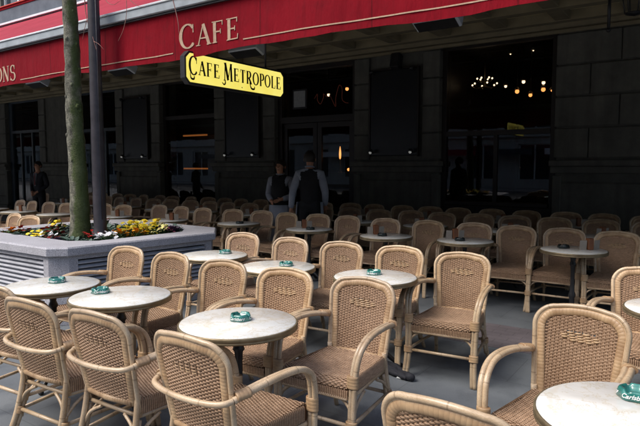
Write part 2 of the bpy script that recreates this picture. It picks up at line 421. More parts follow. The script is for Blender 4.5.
# ------------------------------------------------------------------ serif lettering
def arc(cx, cy, rx, ry, a0, a1, thick, thin, n=18):
    """ribbon that is thick where it runs vertically"""
    out = []
    for i in range(n + 1):
        a = rad(a0 + (a1 - a0) * i / n); w = thin + (thick - thin) * abs(math.cos(a)) ** 1.5
        ix, iy = (rx - w / 2) / rx, (ry - w / 2) / ry; ox, oy = (rx + w / 2) / rx, (ry + w / 2) / ry
        out.append(((cx + rx * ix * math.cos(a), cy + ry * iy * math.sin(a)), (cx + rx * ox * math.cos(a), cy + ry * oy * math.sin(a))))
    return out
def bar(x0, y0, x1, y1, w):
    d = Vector((x1 - x0, y1 - y0)); n = Vector((-d.y, d.x)).normalized() * w / 2
    return [((x0 + n.x, y0 + n.y), (x0 - n.x, y0 - n.y)), ((x1 + n.x, y1 + n.y), (x1 - n.x, y1 - n.y))]
def swash(pts, w0, w1):
    P = catmull([(p[0], p[1], 0) for p in pts], 7); out = []
    for i, p in enumerate(P):
        t_ = (P[min(i + 1, len(P) - 1)] - P[max(i - 1, 0)]).normalized(); n = Vector((-t_.y, t_.x, 0)); f = i / (len(P) - 1)
        w = w0 + (w1 - w0) * f; w *= (.5 + math.sin(PI * f) * .8)
        out.append(((p.x + n.x * w / 2, p.y + n.y * w / 2), (p.x - n.x * w / 2, p.y - n.y * w / 2)))
    return out
WT = [.15, .055]
def glyph(ch):
    T, t = WT
    s = []; st = lambda x, y0=0, y1=1: s.append(bar(x, y0, x, y1, T))
    sf = lambda x, y, w=.26: s.append(bar(x - w / 2, y, x + w / 2, y, .04))
    if ch == 'C':
        s.append(arc(.42, .5, .36, .48, 42, 318, T, t, 30)); s.append(bar(.70, .62, .70, .96, .04)); s.append(bar(.66, .2, .72, .16, .05)); w = .76
    elif ch == 'A':
        s.append(bar(.08, 0, .40, 1, t)); s.append(bar(.40, 1, .72, 0, T)); s.append(bar(.2, .34, .6, .34, t)); sf(.08, .02, .24); sf(.72, .02, .28); w = .8
    elif ch in 'FE':
        st(.15); s.append(bar(.1, .975, .6, .975, .05)); s.append(bar(.15, .51, .48, .51, t)); s.append(bar(.48, .4, .48, .62, .04)); s.append(bar(.59, .78, .59, 1, .04)); sf(.15, .02); sf(.1, .98, .18)
        if ch == 'E': s.append(bar(.1, .025, .64, .025, .05)); s.append(bar(.64, 0, .66, .24, .04))
        w = .7
    elif ch == 'L':
        st(.15); s.append(bar(.1, .025, .58, .025, .05)); s.append(bar(.58, 0, .6, .26, .04)); sf(.15, .98); w = .64
    elif ch == 'T':
        st(.36); s.append(bar(.04, .975, .68, .975, .05)); s.append(bar(.05, .78, .05, .99, .04)); s.append(bar(.67, .78, .67, .99, .04)); sf(.36, .02); w = .72
    elif ch == 'N':
        s.append(bar(.12, 0, .12, 1, t)); s.append(bar(.68, 0, .68, 1, t)); s.append(bar(.12, 1, .68, 0, T)); sf(.12, .02, .22); sf(.68, .98, .22); sf(.06, .98, .16); w = .8
    elif ch == 'M':
        s.append(bar(.1, 0, .16, 1, t)); s.append(bar(.16, 1, .46, .05, T)); s.append(bar(.46, .05, .76, 1, t)); s.append(bar(.78, 1, .84, 0, T)); sf(.1, .02, .22); sf(.84, .02, .26); sf(.12, .98, .16); sf(.82, .98, .16); w = .96
    elif ch in 'PR':
        st(.15); s.append(arc(.34, .73, .24, .25, -92, 92, T, t, 16)); s.append(bar(.15, .975, .36, .975, .045)); s.append(bar(.15, .485, .36, .485, .045)); sf(.15, .02); sf(.08, .98, .16)
        w = .62
        if ch == 'R': s.append(bar(.34, .5, .68, .02, T)); sf(.7, .02, .16); w = .76
    elif ch == 'O': s.append(arc(.42, .5, .36, .48, 0, 360, T, t, 36)); w = .84
    elif ch == 'S':
        s.append(arc(.3, .74, .2, .24, 30, 270, T * .8, t, 20)); s.append(arc(.3, .26, .22, .26, -150, 90, T * .8, t, 20)); s.append(bar(.49, .72, .49, .98, .035)); s.append(bar(.07, .02, .07, .28, .035)); w = .58
    else: w = .4
    return s, w
def text_mesh(mb, items, org, right, up, nrm, depth=.003):
    """items: (char, x, y, size, widthscale) in metres; strokes are stepped so none share a plane"""
    org, right, up, nrm = map(Vector, (org, right, up, nrm)); k = 0
    for it in items:
        if isinstance(it[0], str):
            strokes, _ = glyph(it[0]); x, y, sz, ws = it[1:]
            conv = lambda p: (x + p[0] * sz * ws, y + p[1] * sz)
        else: strokes = it; conv = lambda p: p
        for rb in strokes:
            d = depth + (k % 9) * .0004; k += 1
            b = len(mb.v)
            for (p, q) in rb:
                for pt in (p, q):
                    a, c = conv(pt); base = org + right * a + up * c
                    mb.v.append(tuple(base)); mb.v.append(tuple(base + nrm * d))
            for i in range(len(rb) - 1):
                o = b + i * 4
                mb.face([o + 1, o + 3, o + 7, o + 5]); mb.face([o, o + 1, o + 5, o + 4]); mb.face([o + 2, o + 6, o + 7, o + 3])
            mb.face([b, b + 2, b + 3, b + 1]); e = b + (len(rb) - 1) * 4; mb.face([e, e + 1, e + 3, e + 2])
    return mb
def line_items(txt, x, y, sz, ws, gap, sizes=None):
    out = []
    for i, ch in enumerate(txt):
        s_ = sz * (sizes.get(i, 1) if sizes else 1)
        if ch == ' ': x += sz * ws * .45; continue
        out.append((ch, x, y - (s_ - sz) * .25, s_, ws)); x += (glyph(ch)[1] * s_) * ws + gap
    return out, x

# ------------------------------------------------------------------ the café building
FV = 10.5                                    # facade plane
B = tag(empty('cafe_building', (0, 0, 0)), 'dark stone café building with tall glazed bays behind all the wicker chairs', 'building')
pil = [(-2.3, 3.2), (-6.34, -4.42), (-10.5, -8.52), (-14.55, -12.6), (-18.7, -16.75), (-22.85, -20.9), (-27.0, -25.05)]
for i, (u0, u1) in enumerate(pil):
    m = MB(); hh = .53; k = 0; z = 1.75
    m.box(u0 + .03, u1 - .03, FV + .03, FV + .6, 0, 4.0)
    while z < 3.98:                           # coursed blocks above the ledge
        z1 = min(z + hh, 3.985); 
        if i == 0:
            off = .45 if k % 2 else 0; xs = [u0] + [u0 + .55 + off + 1.1 * q for q in range(9) if u0 + .55 + off + 1.1 * q < u1 - .2] + [u1]
            for a, b in zip(xs[:-1], xs[1:]): m.bev(a + .006, b - .006, FV - .03, FV + .2, z + .014, z1 - .014, .014)
        else:
            m.bev(u0, u0 + .36, FV - .03, FV + .2, z + .012, z1 - .012, .012); m.bev(u1 - .36, u1, FV - .03, FV + .2, z + .012, z1 - .012, .012)
        z += hh; k += 1
    m.bev(u0 + .1, u1 - .1, FV - .02, FV + .2, .55, 1.35, .03)       # raised panel below the ledge
    for a, b in ((u0, u0 + .14), (u1 - .14, u1)): m.bev(a, b, FV - .04, FV + .2, .25, 1.46, .01)
    p = m.build('pilaster', M['darkstone'], B)
    m = MB(); m.bev(u0 - .05, u1 + .05, FV - .14, FV + .1, 1.62, 1.72, .012); m.bev(u0 - .03, u1 + .03, FV - .09, FV + .1, 1.50, 1.617, .01)
    m.build('ledge', M['darkstone'], p)
    m = MB(); m.bev(u0 - .05, u1 + .05, FV - .10, FV + .1, 0, .25, .015); m.build('plinth', M['darkstone'], p)
m = MB(); m.box(-40, -27.05, FV, FV + .6, 0, 4.0); m.build('wall', M['darkstone'], B)
m = MB(); m.box(3.25, 14, FV, FV + .6, 0, 4.0); m.build('wall', M['darkstone'], B)
# header beam and moulding under the soffit
m = MB(); m.bev(-40, 14, FV - .06, FV + .6, 4.003, 4.2, .01); m.build('header_beam', M['darkstone'], B)
m = MB(); m.bev(-40, 14, FV - .22, FV - .07, 3.93, 4.05, .02); m.bev(-40, 14, FV - .14, FV - .065, 3.86, 3.925, .015); m.build('cornice', M['beam'], B)
# coffered soffit of the balcony
m = MB(); m.box(-40, 14, 8.4, FV - .1, 4.16, 4.22); m.cur = 1
v = 8.4
for v0, v1 in ((8.4, 8.62), (9.28, 9.46), (10.12, FV - .223)): m.box(-40, 14, v0, v1, 4.0, 4.159)
u = -40.0
while u < 14:
    for v0, v1 in ((8.622, 9.278), (9.462, 10.118)): m.bev(u, u + .24, v0, v1, 4.012, 4.158, .01)
    u += 1.02
sf_ = m.build('balcony_soffit', [M['coffer'], M['beam']], B)
m = MB(); m.box(-40, 14, 8.28, 8.395, 3.96, 5.5); m.box(-40, 14, 8.26, 8.395, 5.56, 5.92); m.build('balcony_fascia', M['fascia'], B)
m = MB(); m.box(-40, 14, 8.20, 8.395, 5.505, 5.555); m.build('fascia_trim', M['aluwhite'], B)
m = MB(); m.box(-40, 14, 8.40, 11, 5.86, 5.9); m.build('balcony_floor', M['darkstone'], B)
m = MB(); m.box(-40, 14, 8.24, 8.34, 5.925, 5.985); bl = m.build('upper_awning_cover', M['red'], B)
m = MB(); m.box(-40, 14, 8.21, 8.34, 5.99, 6.01); m.build('upper_awning_rail', mottled('rail_coral', srgb((200, 70, 50)), srgb((220, 100, 80)), 4, .5, 0), B)
# upper storeys set behind the balcony: wall with windows
m = MB(); uu = -38.0; wins = []
while uu < 12:
    m.box(uu, uu + 1.3, 9.4, 9.8, 5.9, 12); m.box(uu + 1.3, uu + 3.0, 9.4, 9.8, 8.6, 9.6); m.box(uu + 1.3, uu + 3.0, 9.4, 9.8, 11.6, 12); wins.append(uu); uu += 3.0
m.build('upper_wall', M['darkstone'], B)
for uu in wins[5:14]:
    for z0, z1 in ((5.9, 8.6), (9.6, 11.6)):
        m = MB(); m.box(uu + 1.3, uu + 1.38, 9.5, 9.6, z0, z1); m.box(uu + 2.92, uu + 3.0, 9.5, 9.6, z0, z1); m.box(uu + 2.11, uu + 2.19, 9.5, 9.6, z0, z1); m.box(uu + 1.38, uu + 2.11, 9.5, 9.6, z1 - .08, z1); m.box(uu + 2.19, uu + 2.92, 9.5, 9.6, z1 - .08, z1)
        w_ = m.build('upper_window', M['white'], B); m = MB(); m.box(uu + 1.3, uu + 3.0, 9.56, 9.58, z0, z1 - .09); m.build('pane', M['glassblue'], w_)
m = MB(); m.box(-38, 14, 9.42, 16, 12, 12.2); m.build('roof', M['darkstone'], B)
# rooms behind the glass
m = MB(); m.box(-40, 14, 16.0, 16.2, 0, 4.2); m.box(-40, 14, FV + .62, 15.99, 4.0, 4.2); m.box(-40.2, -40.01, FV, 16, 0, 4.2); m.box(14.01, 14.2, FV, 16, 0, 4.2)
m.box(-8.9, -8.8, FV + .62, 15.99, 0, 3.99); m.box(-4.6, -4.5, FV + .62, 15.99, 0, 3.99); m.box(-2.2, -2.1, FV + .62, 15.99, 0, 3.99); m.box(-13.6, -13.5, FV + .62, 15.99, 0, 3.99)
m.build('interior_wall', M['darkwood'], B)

def window_bay(u0, u1, name='shop_window', mullions=2, sill=.95, trans=2.2, mat='darkwood', fw=.09, top=3.85):
    v0, v1 = FV + .12, FV + .26; m = MB()
    m.box(u0, u0 + fw, v0, v1, 0, 4.0); m.box(u1 - fw, u1, v0, v1, 0, 4.0)
    m.box(u0 + fw, u1 - fw, v0 - .02, v1 + .02, trans, trans + .09); m.box(u0 + fw, u1 - fw, v0, v1, top, 4.0)
    m.bev(u0 + fw, u1 - fw, v0 - .04, v1 + .04, sill - .08, sill, .01)
    m.box(u0 + fw, u1 - fw, v0 + .01, v1 - .01, .02, sill - .081)
    for i in range(1, mullions):
        x = u0 + (u1 - u0) * i / mullions; m.box(x - .035, x + .035, v0 + .01, v1 - .01, sill, trans - .001)
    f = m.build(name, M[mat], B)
    xs = [u0 + fw] + [u0 + (u1 - u0) * i / mullions for i in range(1, mullions)] + [u1 - fw]
    for a, b in zip(xs[:-1], xs[1:]):
        p = MB(); p.box(a, b, v0 + .05, v0 + .056, sill, trans); p.build('pane', M['glass'], f)
    p = MB(); p.box(u0 + fw, u1 - fw, v0 + .05, v0 + .056, trans + .09, top); p.build('transom_pane', M['glass'], f)
    return f
window_bay(-4.42, -2.3, mullions=2)
window_bay(-12.6, -10.5, mullions=1, sill=.6, trans=2.9)
window_bay(-16.75, -14.55, mullions=3, sill=.5, trans=2.7, mat='framegrey', fw=.16)
window_bay(-20.9, -18.7, mullions=3, sill=.4, trans=2.8, mat='framegrey', fw=.2)
window_bay(-25.05, -22.85, mullions=2, sill=.4, trans=2.8, mat='framegrey', fw=.2)
# entrance bay: double doors
m = MB(); m.box(-8.52, -8.40, FV + .1, FV + .3, 0, 4.0); m.box(-6.46, -6.34, FV + .1, FV + .3, 0, 4.0); m.box(-8.40, -6.46, FV + .1, FV + .3, 2.62, 2.76); m.box(-8.4, -6.46, FV + .1, FV + .3, 3.8, 4.0)
ef = m.build('entrance_frame', M['darkwood'], B)
m = MB(); m.box(-8.4, -6.46, FV + .18, FV + .186, 2.76, 3.8); m.build('transom_pane', M['glass'], ef)
for a, b in ((-8.395, -7.44), (-7.42, -6.465)):
    m = MB(); m.box(a, a + .11, FV + .16, FV + .22, .01, 2.61); m.box(b - .11, b, FV + .16, FV + .22, .01, 2.61); m.box(a + .11, b - .11, FV + .16, FV + .22, 2.5, 2.61); m.bev(a + .11, b - .11, FV + .16, FV + .22, .01, .7, .01); m.box(a + .11, b - .11, FV + .16, FV + .22, 1.15, 1.22)
    d = m.build('door', M['darkwood'], B); m = MB(); m.box(a + .11, b - .11, FV + .185, FV + .191, .7, 2.5); m.build('pane', M['glass'], d)
    x = b - .06 if a < -8 else a + .06; m = MB(); m.tube([(x, FV + .12, 1.0), (x, FV + .12, 1.35)], .012); m.tube([(x, FV + .12, 1.03), (x, FV + .165, 1.03)], .008); m.tube([(x, FV + .12, 1.32), (x, FV + .165, 1.32)], .008); m.build('handle', M['brass'], d)

# notice frame by the entrance
m = MB(); m.box(-8.02, -7.62, FV + .02, FV + .05, 2.93, 3.37); n_ = m.build('notice_frame', M['iron']); tag(n_, 'small framed white notice hung above the café entrance', 'notice')
m = MB(); m.box(-7.98, -7.66, FV + .012, FV + .019, 2.97, 3.33); nn = m.build('paper', mottled('paper_grey', (.30, .31, .31), (.38, .39, .38), 20, .7, 0), n_)
# dark red script in the transom glass
m = MB(); P = [(-7.5 + .055 * i + .03 * math.sin(i * 2.1), FV + .15, 3.15 + .09 * math.sin(i * 1.7) + .015 * i * math.cos(i)) for i in range(17)]
m.tube(catmull(P, 5), .007, 6); tag(m.build('neon_sign', M['neon']), 'dim red squiggle of neon tubing in the glass over the entrance', 'neon sign')

# menu boards and spotlights on the pilasters; lamp reflections added as glowing balls
for i, (u0, u1) in enumerate(pil[1:4]):
    c = (u0 + u1) / 2; bo = empty('wall_board', (c, FV - .04, 1.84))
    where = ['second pilaster from the right, between window and entrance', 'pilaster left of the entrance and waiters', 'pilaster left of the lit shelf, half behind the lamp post'][i]
    tag(bo, 'tall black display board on the ' + where, 'display board', 'black boards on the stone pilasters')
    m = MB(); m.bev(-.53, .53, -.05, .0, 0, 1.72, .01); m.build('panel', M['boardblack'], bo)
    m = MB(); m.box(-.56, -.532, -.07, 0, -.02, 1.74); m.box(.532, .56, -.07, 0, -.02, 1.74); m.box(-.53, .53, -.07, 0, 1.722, 1.75); m.build('frame', M['darkwood'], bo)
    for x in (-.45, .45):
        for z, mt in ((.06, 'lampreflect'), (1.66, None)):
            m = MB(); m.tube([(x, -.05, z), (x, -.16, z + .02)], .012, 8); m.lathe([(.02, z - .01), (.045, z + .02), (.04, z + .06), (.01, z + .07)], 12, (x, -.17)); sp = m.build('spotlight', M['iron'], bo)
            if mt: m = MB(); m.ball((x, -.19, z), .03, 10, 6); m.build('bulb', M[mt], sp)  # glowing ball stands for a pale lamp reflection
# dark speaker / flood lamp over the boards
for i, (u0, u1) in enumerate(pil[1:3]):
    c = (u0 + u1) / 2; o = empty('wall_speaker', (c + .1, FV - .05, 3.66)); tag(o, 'black loudspeaker bracketed high on the pilaster %s' % ['right of the entrance', 'left of the entrance'][i], 'loudspeaker', 'loudspeakers under the soffit')
    m = MB(); m.bev(-.1, .1, -.22, -.04, -.14, .16, .02, Matrix.Rotation(rad(-14), 4, 'X')); m.build('cabinet', M['iron'], o); m = MB(); m.box(-.03, .03, -.04, 0.02, -.03, .05); m.build('bracket', M['iron'], o)

# lights seen through the glass
def chandelier(u, v, z, r, n, mt, label, tiers=2):
    o = tag(empty('chandelier', (u, v, z)), label, 'chandelier')
    m = MB(); m.tube([(0, 0, 0), (0, 0, 3.98 - z)], .01, 6); m.lathe([(.0, -.05), (.03, 0), (.015, .1)], 10); m.build('stem', M['brass'], o)
    for t_ in range(tiers):
        rr = r * (1 - .42 * t_)
        for k in range(n):
            a = 2 * PI * k / n + t_ * .4; zz = .12 * t_
            m = MB(); m.tube([(0, 0, zz), (rr * .6 * math.cos(a), rr * .6 * math.sin(a), zz - .05), (rr * math.cos(a), rr * math.sin(a), zz)], .006, 5); arm = m.build('arm', M['brass'], o)
            m = MB(); m.ball((rr * math.cos(a), rr * math.sin(a), zz + .035), .02, 8, 6); m.build('bulb', M[mt], arm)
chandelier(-4.02, 11.9, 3.30, .26, 6, 'bulbwhite', 'small white-bulbed chandelier inside the left half of the big window')
def pendant(u, v, z, r, mt, label, grp='pendant lamps inside the café'):
    o = tag(empty('pendant_lamp', (u, v, z)), label, 'pendant lamp', grp)
    m = MB(); m.tube([(0, 0, r), (0, 0, 3.98 - z)], .006, 5); m.build('cord', M['iron'], o)
    m = MB(); m.lathe([(.02, r + .05), (.05, r), (.05, r - .01)], 10); m.build('cap', M['brass'], o); m = MB(); m.ball((0, 0, 0), r, 10, 8); m.build('globe', M[mt], o)
for (u, z, r, mt, lb) in [(-3.52, 3.23, .028, 'bulbwhite', 'small white globe lamp just right of the chandelier'), (-3.29, 3.11, .042, 'bulbwarm', 'low orange globe lamp, left one in the big window'),
        (-3.17, 3.29, .034, 'bulbwhite', 'high white globe lamp in the middle of the window lamps'), (-3.03, 3.02, .036, 'bulbwarm', 'lowest dim orange globe lamp in the big window'),
        (-2.79, 3.11, .042, 'bulbwarm', 'orange globe lamp under a white one at the right of the window'), (-2.79, 3.24, .034, 'bulbwhite', 'white globe lamp above an orange one at the right of the window'),
        (-2.63, 3.08, .022, 'bulbwarm', 'tiny orange globe lamp, rightmost in the big window')]:
    pendant(u, 11.7, z, r, mt, lb)
for (u, z, lb) in [(-3.44, 3.86, 'small white lamp high in the window, left of a pair'), (-3.0, 3.88, 'small white lamp high in the window, right of a pair')]: pendant(u, 11.7, z, .014, 'bulbwhite', lb)
pendant(-7.75, 11.6, 3.35, .035, 'bulbwhite', 'small white lamp behind the entrance transom, next to the notice')
pendant(-7.1, 11.4, 3.42, .04, 'bulbwarm', 'dim orange lamp behind the entrance transom under the soffit')
pendant(-21.86, 11.2, 2.10, .06, 'bulbwhite', 'warm globe lamp at the far left behind the suited man, upper of two'); pendant(-21.88, 11.2, 1.76, .07, 'bulbwarm', 'warm globe lamp at the far left behind the suited man, lower of two')
# wall sconce (flame-shaped) beside the doors
o = tag(empty('candle_lamp', (-7.03, 11.0, 1.78)), 'tall flame-like orange candle lamp glowing beside the right-hand waiter', 'lamp')
m = MB(); m.lathe([(.0, .0), (.02, .03), (.026, .12), (.02, .2), (.004, .3)], 10); m.build('flame', M['bulbwarm'], o); m = MB(); m.lathe([(.05, -.3), (.05, -.28), (.012, -.26), (.012, -.02), (.03, 0)], 12); m.build('holder', M['brass'], o)
m = MB(); m.box(-7.35, -6.6, 10.85, 11.15, .0, 1.48); ct = m.build('host_desk', M['darkwood']); tag(ct, 'dark wooden host desk just inside the entrance', 'desk')
o = tag(empty('table_lamp', (-6.80, 11.0, 1.5)), 'small round warm lamp low at the entrance, right of the candle lamp', 'lamp'); m = MB(); m.ball((0, 0, .05), .035, 8, 6); m.build('globe', M['bulbwarm'], o); m = MB(); m.lathe([(.04, 0.001), (.03, .015), (.01, .02)], 10); m.build('foot', M['brass'], o)
# lit bar shelves behind the left bay
sh = tag(empty('bar_shelf', (-11.75, 10.95, 0)), 'bar shelving with two warm lit ledges behind the left bay window', 'shelf')
m = MB(); m.box(-1.1, .9, .32, .36, 0, 3.2); m.build('back_panel', M['darkwood'], sh)
for z in (1.5, 2.5):
    m = MB(); m.box(-1.1, .9, 0, .319, z, z + .04); s2 = m.build('ledge', M['darkwood'], sh); m = MB(); m.box(-.46, .45, .02, .07, *((z + .045, z + .085) if z < 2 else (z - .045, z - .005))); m.build('light_strip', M['shelfglow'], s2)
# ------------------------------------------------------------------ awning
AW = tag(empty('red_awning', (0, 0, 0)), 'big red café awning with cream lettering on its hanging valance', 'awning')
U0, U1 = -34.0, 9.0
m = MB(); n = 240; rows = 9
def val_v(u, f): return 4.285 + .014 * math.sin(u * 2.3) * f + .007 * math.sin(u * 7.1 + 1) * f + .003 * math.sin(u * 17 + 2) * f - .004 * math.sin(u * .9)
def val_bot(u): return 2.775 + .012 * math.sin(u * 1.6 + .6) + .008 * math.sin(u * 4.3) + .003 * math.sin(u * 13)
for side in (0, 1):
    b = len(m.v)
    for i in range(n + 1):
        u = U0 + (U1 - U0) * i / n
        for j in range(rows + 1):
            f = j / rows; z = 3.275 + (val_bot(u) - 3.275) * f; m.v.append((u, val_v(u, f) + side * .003, z))
    for i in range(n):
        for j in range(rows):
            a = b + i * (rows + 1) + j; q = [a, a + 1, a + rows + 2, a + rows + 1]; m.face(q if side == 0 else q[::-1], None, True)
m.build('valance', M['red'], AW)
m = MB()          # sloping cover, with a fine sag
b = 0
for side in (0, 1):
    b = len(m.v)
    for i in range(n + 1):
        u = U0 + (U1 - U0) * i / n
        for j in range(9):
            f = j / 8; m.v.append((u, 4.36 + (8.25 - 4.36) * f, 3.39 + (5.47 - 3.39) * f - .05 * math.sin(PI * f) + .008 * math.sin(u * 3.1) * math.sin(PI * f) - side * .004))
    for i in range(n):
        for j in range(8):
            a = b + i * 9 + j; q = [a, a + 9, a + 10, a + 1]; m.cur = side; m.face(q if side == 0 else q[::-1], None, True)
m.build('cover', [M['redtop'], mottled('awning_underside_shade', (.03, .006, .008), (.045, .009, .012), 3, .9, .1)], AW)  # underside of the same cloth painted dark as shade, dims its red reflection
m = MB(); m.bev(U0, U1, 4.22, 4.36, 3.285, 3.375, .006); m.build('front_bar', M['alu'], AW)
m = MB(); m.bev(U0, U1, 4.205, 4.36, 3.378, 3.40, .004); m.build('bar_lip', M['aluwhite'], AW)
m = MB(); m.box(U0, U1, 4.25, 4.33, 3.262, 3.284); m.build('bar_channel', M['iron'], AW)
for u in (-27.5, -24.5, -21.5, -18.5, -15.5, -12.5, -9.5, -6.6, -3.65, -.7, 2.3, 5.3):
    m = MB(); m.tube([(u, 8.27, 4.6), (u + .55, 6.4, 3.98)], .035, 8); m.tube([(u + .55, 6.4, 3.98), (u + .02, 4.38, 3.33)], .03, 8); m.ball((u + .55, 6.4, 3.98), .055); m.build('folding_arm', M['iron'], AW)
def drape(m):
    m.v = [(x, val_v(x, (3.275 - z) / .5) + (y - 4.274) - .004, z) for x, y, z in m.v]; return m
# piping line and words on the valance
def on_val(x0, x1, z0, z1):
    m = MB(); k = max(4, int((x1 - x0) / .1)); b = 0
    for i in range(k + 1):
        u = x0 + (x1 - x0) * i / k; z = z0 + (z1 - z0) * i / k + .008 * math.sin(u * 1.6 + .6); f = (3.275 - z) / .5
        for dz in (-.0055, .0055): m.v.append((u, val_v(u, f) - .007, z + dz))
        for dz in (-.0055, .0055): m.v.append((u, val_v(u, f) - .001, z + dz))
    for i in range(k):
        a = i * 4; m.face([a, a + 4, a + 5, a + 1]); m.face([a + 1, a + 5, a + 7, a + 3]); m.face([a, a + 2, a + 6, a + 4])
    return m
on_val(-8.08, -4.90, 2.828, 2.845).build('piping', M['cream_print'], AW)
on_val(-3.86, 1.5, 2.852, 2.862).build('piping', M['cream_print'], AW)
on_val(-20, -10.4, 2.828, 2.828).build('piping', M['cream_print'], AW)
WT[:] = [.165, .062]
it, _ = line_items('CAFE', 0, 0, .215, 1.18, .028, {0: 1.18})
for q in it: drape(text_mesh(MB(), [q], (-4.79, 4.274, 2.872), (1, 0, 0), (0, 0, 1), (0, -1, 0), .002)).build('letter', M['cream_print'], AW)
it, _ = line_items('ONS', 0, 0, .215, 1.1, .02)
for q in it: drape(text_mesh(MB(), [q], (-8.76, 4.274, 2.835), (1, 0, 0), (0, 0, 1), (0, -1, 0), .002)).build('letter', M['cream_print'], AW)

# ------------------------------------------------------------------ lit projecting sign, at right angles to the facade
SG = tag(empty('projecting_sign', (-4.63, 4.17, 2.48)), 'lit yellow box sign reading CAFE METROPOLE hanging under the awning edge', 'sign')
SL, SH, ch_ = 1.67, .345, .06
def octo(l, h, c): return [(c, 0), (l - c, 0), (l, c), (l, h - c), (l - c, h), (c, h), (0, h - c), (0, c)]
def sidebox(name, l0, h0, poly, x0, x1, mat, par):
    m = MB(); b = 0; n = len(poly)
    for x in (x0, x1):
        for p in poly: m.v.append((x, p[0] + l0, p[1] + h0))
    m.face(list(range(n))[::-1]); m.face([n + i for i in range(n)])
    for i in range(n): j = (i + 1) % n; m.face([i, j, n + j, n + i])
    return m.build(name, mat, par)
sidebox('casing', 0, 0, octo(SL, SH, ch_), -.034, .034, M['iron'], SG)
sidebox('lit_face', .022, .022, octo(SL - .044, SH - .044, ch_ - .01), .0345, .040, M['signface'], SG)
sidebox('lit_face', .022, .022, octo(SL - .044, SH - .044, ch_ - .01), -.040, -.0345, M['signface'], SG)
def metropole():
    h = .150; items = []; x = .055; y = .108; ws = .98
    for i, chh in enumerate('CAFE METROPOLE'):
        if chh == ' ': x += .055; continue
        big = i in (0, 5); sz = h * (1.32 if big else 1.0)
        items.append((chh, x, y - (.0 if not big else .010), sz, ws if not big else .9))
        if i == 0:
            items.append([swash([(x + .015, y + .01), (x + .03, y - .045), (x + .075, y - .05), (x + .085, y - .02)], .012, .02)])
        if i == 5: items.append([swash([(x + .02, y + .005), (x + .03, y - .035), (x + .005, y - .055), (x - .03, y - .035)], .014, .012)])
        if chh == 'R': items.append([swash([(x + .065, y + .02), (x + .10, y - .045), (x + .16, y - .05), (x + .17, y - .02)], .016, .018)])
        if chh == 'T': items.append([[((x + .03, y - .05), (x + .03, y - .062)), ((x + .042, y - .05), (x + .042, y - .062))]])
        x += glyph(chh)[1] * sz * (ws if not big else .9) + .0225
    return items, x
WT[:] = [.185, .065]
it, xe = metropole(); k = (SL - .11) / (xe - .055)
def sc_items(items, k):
    out = []
    for q in items:
        if isinstance(q[0], str): out.append((q[0], .055 + (q[1] - .055) * k, q[2], q[3], q[4] * k))
        else: out.append([[tuple((.055 + (p[0] - .055) * k, p[1]) for p in pr) for pr in rb] for rb in q])
    return out
it = sc_items(it, k)
text_mesh(MB(), it, (.0405, 0, 0), (0, 1, 0), (0, 0, 1), (1, 0, 0), .002).build('lettering', M['black_print'], SG)
text_mesh(MB(), it, (-.0405, SL, 0), (0, -1, 0), (0, 0, 1), (-1, 0, 0), .002).build('lettering', M['black_print'], SG)
m = MB()
for y in (.25, 1.35): m.tube([(0, y, SH - .01), (0, y, 1.3 if y < 1 else 1.35)], .012, 8)
m.tube([(0, .25, 1.3), (0, 1.35, 1.35), (0, 4.1, 1.5)], .025, 8); m.build('hanger', M['iron'], SG)

# heaters hung in a line below the awning
hp = empty('patio_heater')
HR = Matrix.Translation((0, 0, .06)) @ Matrix.Rotation(rad(-24), 4, 'X')
m = MB(); m.bev(-.28, .28, -.10, .10, -.075, .075, .012, HR); m.build('housing', M['heater'], hp)
m = MB(); m.box(-.25, .25, -.08, .08, -.085, -.076, HR); m.build('grille', M['iron'], hp)
m = MB(); m.tube([(-.2, 0, .13), (-.2, 0, .55)], .01, 6); m.tube([(.2, 0, .13), (.2, 0, .55)], .01, 6); m.tube([(-.4, 0, .56), (.4, 0, .56)], .02, 6); m.build('bracket', M['iron'], hp)
P_h = Proto(hp)
for u, lb in [(-2.74, 'grey box heater under the awning, rightmost and largest'), (-5.72, 'grey box heater under the awning just above the yellow sign'), (-8.64, 'grey box heater under the awning between lamp post and sign'), (-11.39, 'grey box heater under the awning left of the tree trunk')]:
    P_h.place(u, 6.4, 3.27, 0, lb, 'heater', 'heaters under the awning')
# wrought lantern at upper right
ln = tag(empty('hanging_lantern', (-1.0, 8.2, 3.42)), 'dark iron hanging lantern at the top right corner under the soffit', 'lantern')
m = MB(); m.tube([(-.18, 0, -.05), (-.18, 0, .6)], .02, 8); m.ball((-.18, 0, -.07), .03); m.build('rod', M['iron'], ln)
m = MB()
for k in range(6):
    a = k * PI / 3; m.tube([(.1 + .1 * math.cos(a), .1 * math.sin(a), .1), (.1 + .15 * math.cos(a), .15 * math.sin(a), .42)], .008, 6)
m.lathe([(.0, .06), (.1, .09), (.1, .105), (.0, .105)], 12, (.1, 0)); m.lathe([(.16, .42), (.17, .44), (.05, .53), (.02, .6)], 12, (.1, 0)); m.build('cage', M['iron'], ln)
m = MB(); m.tube([(-.18, 0, .56), (.1, 0, .585)], .012, 6); m.build('arm', M['iron'], ln)

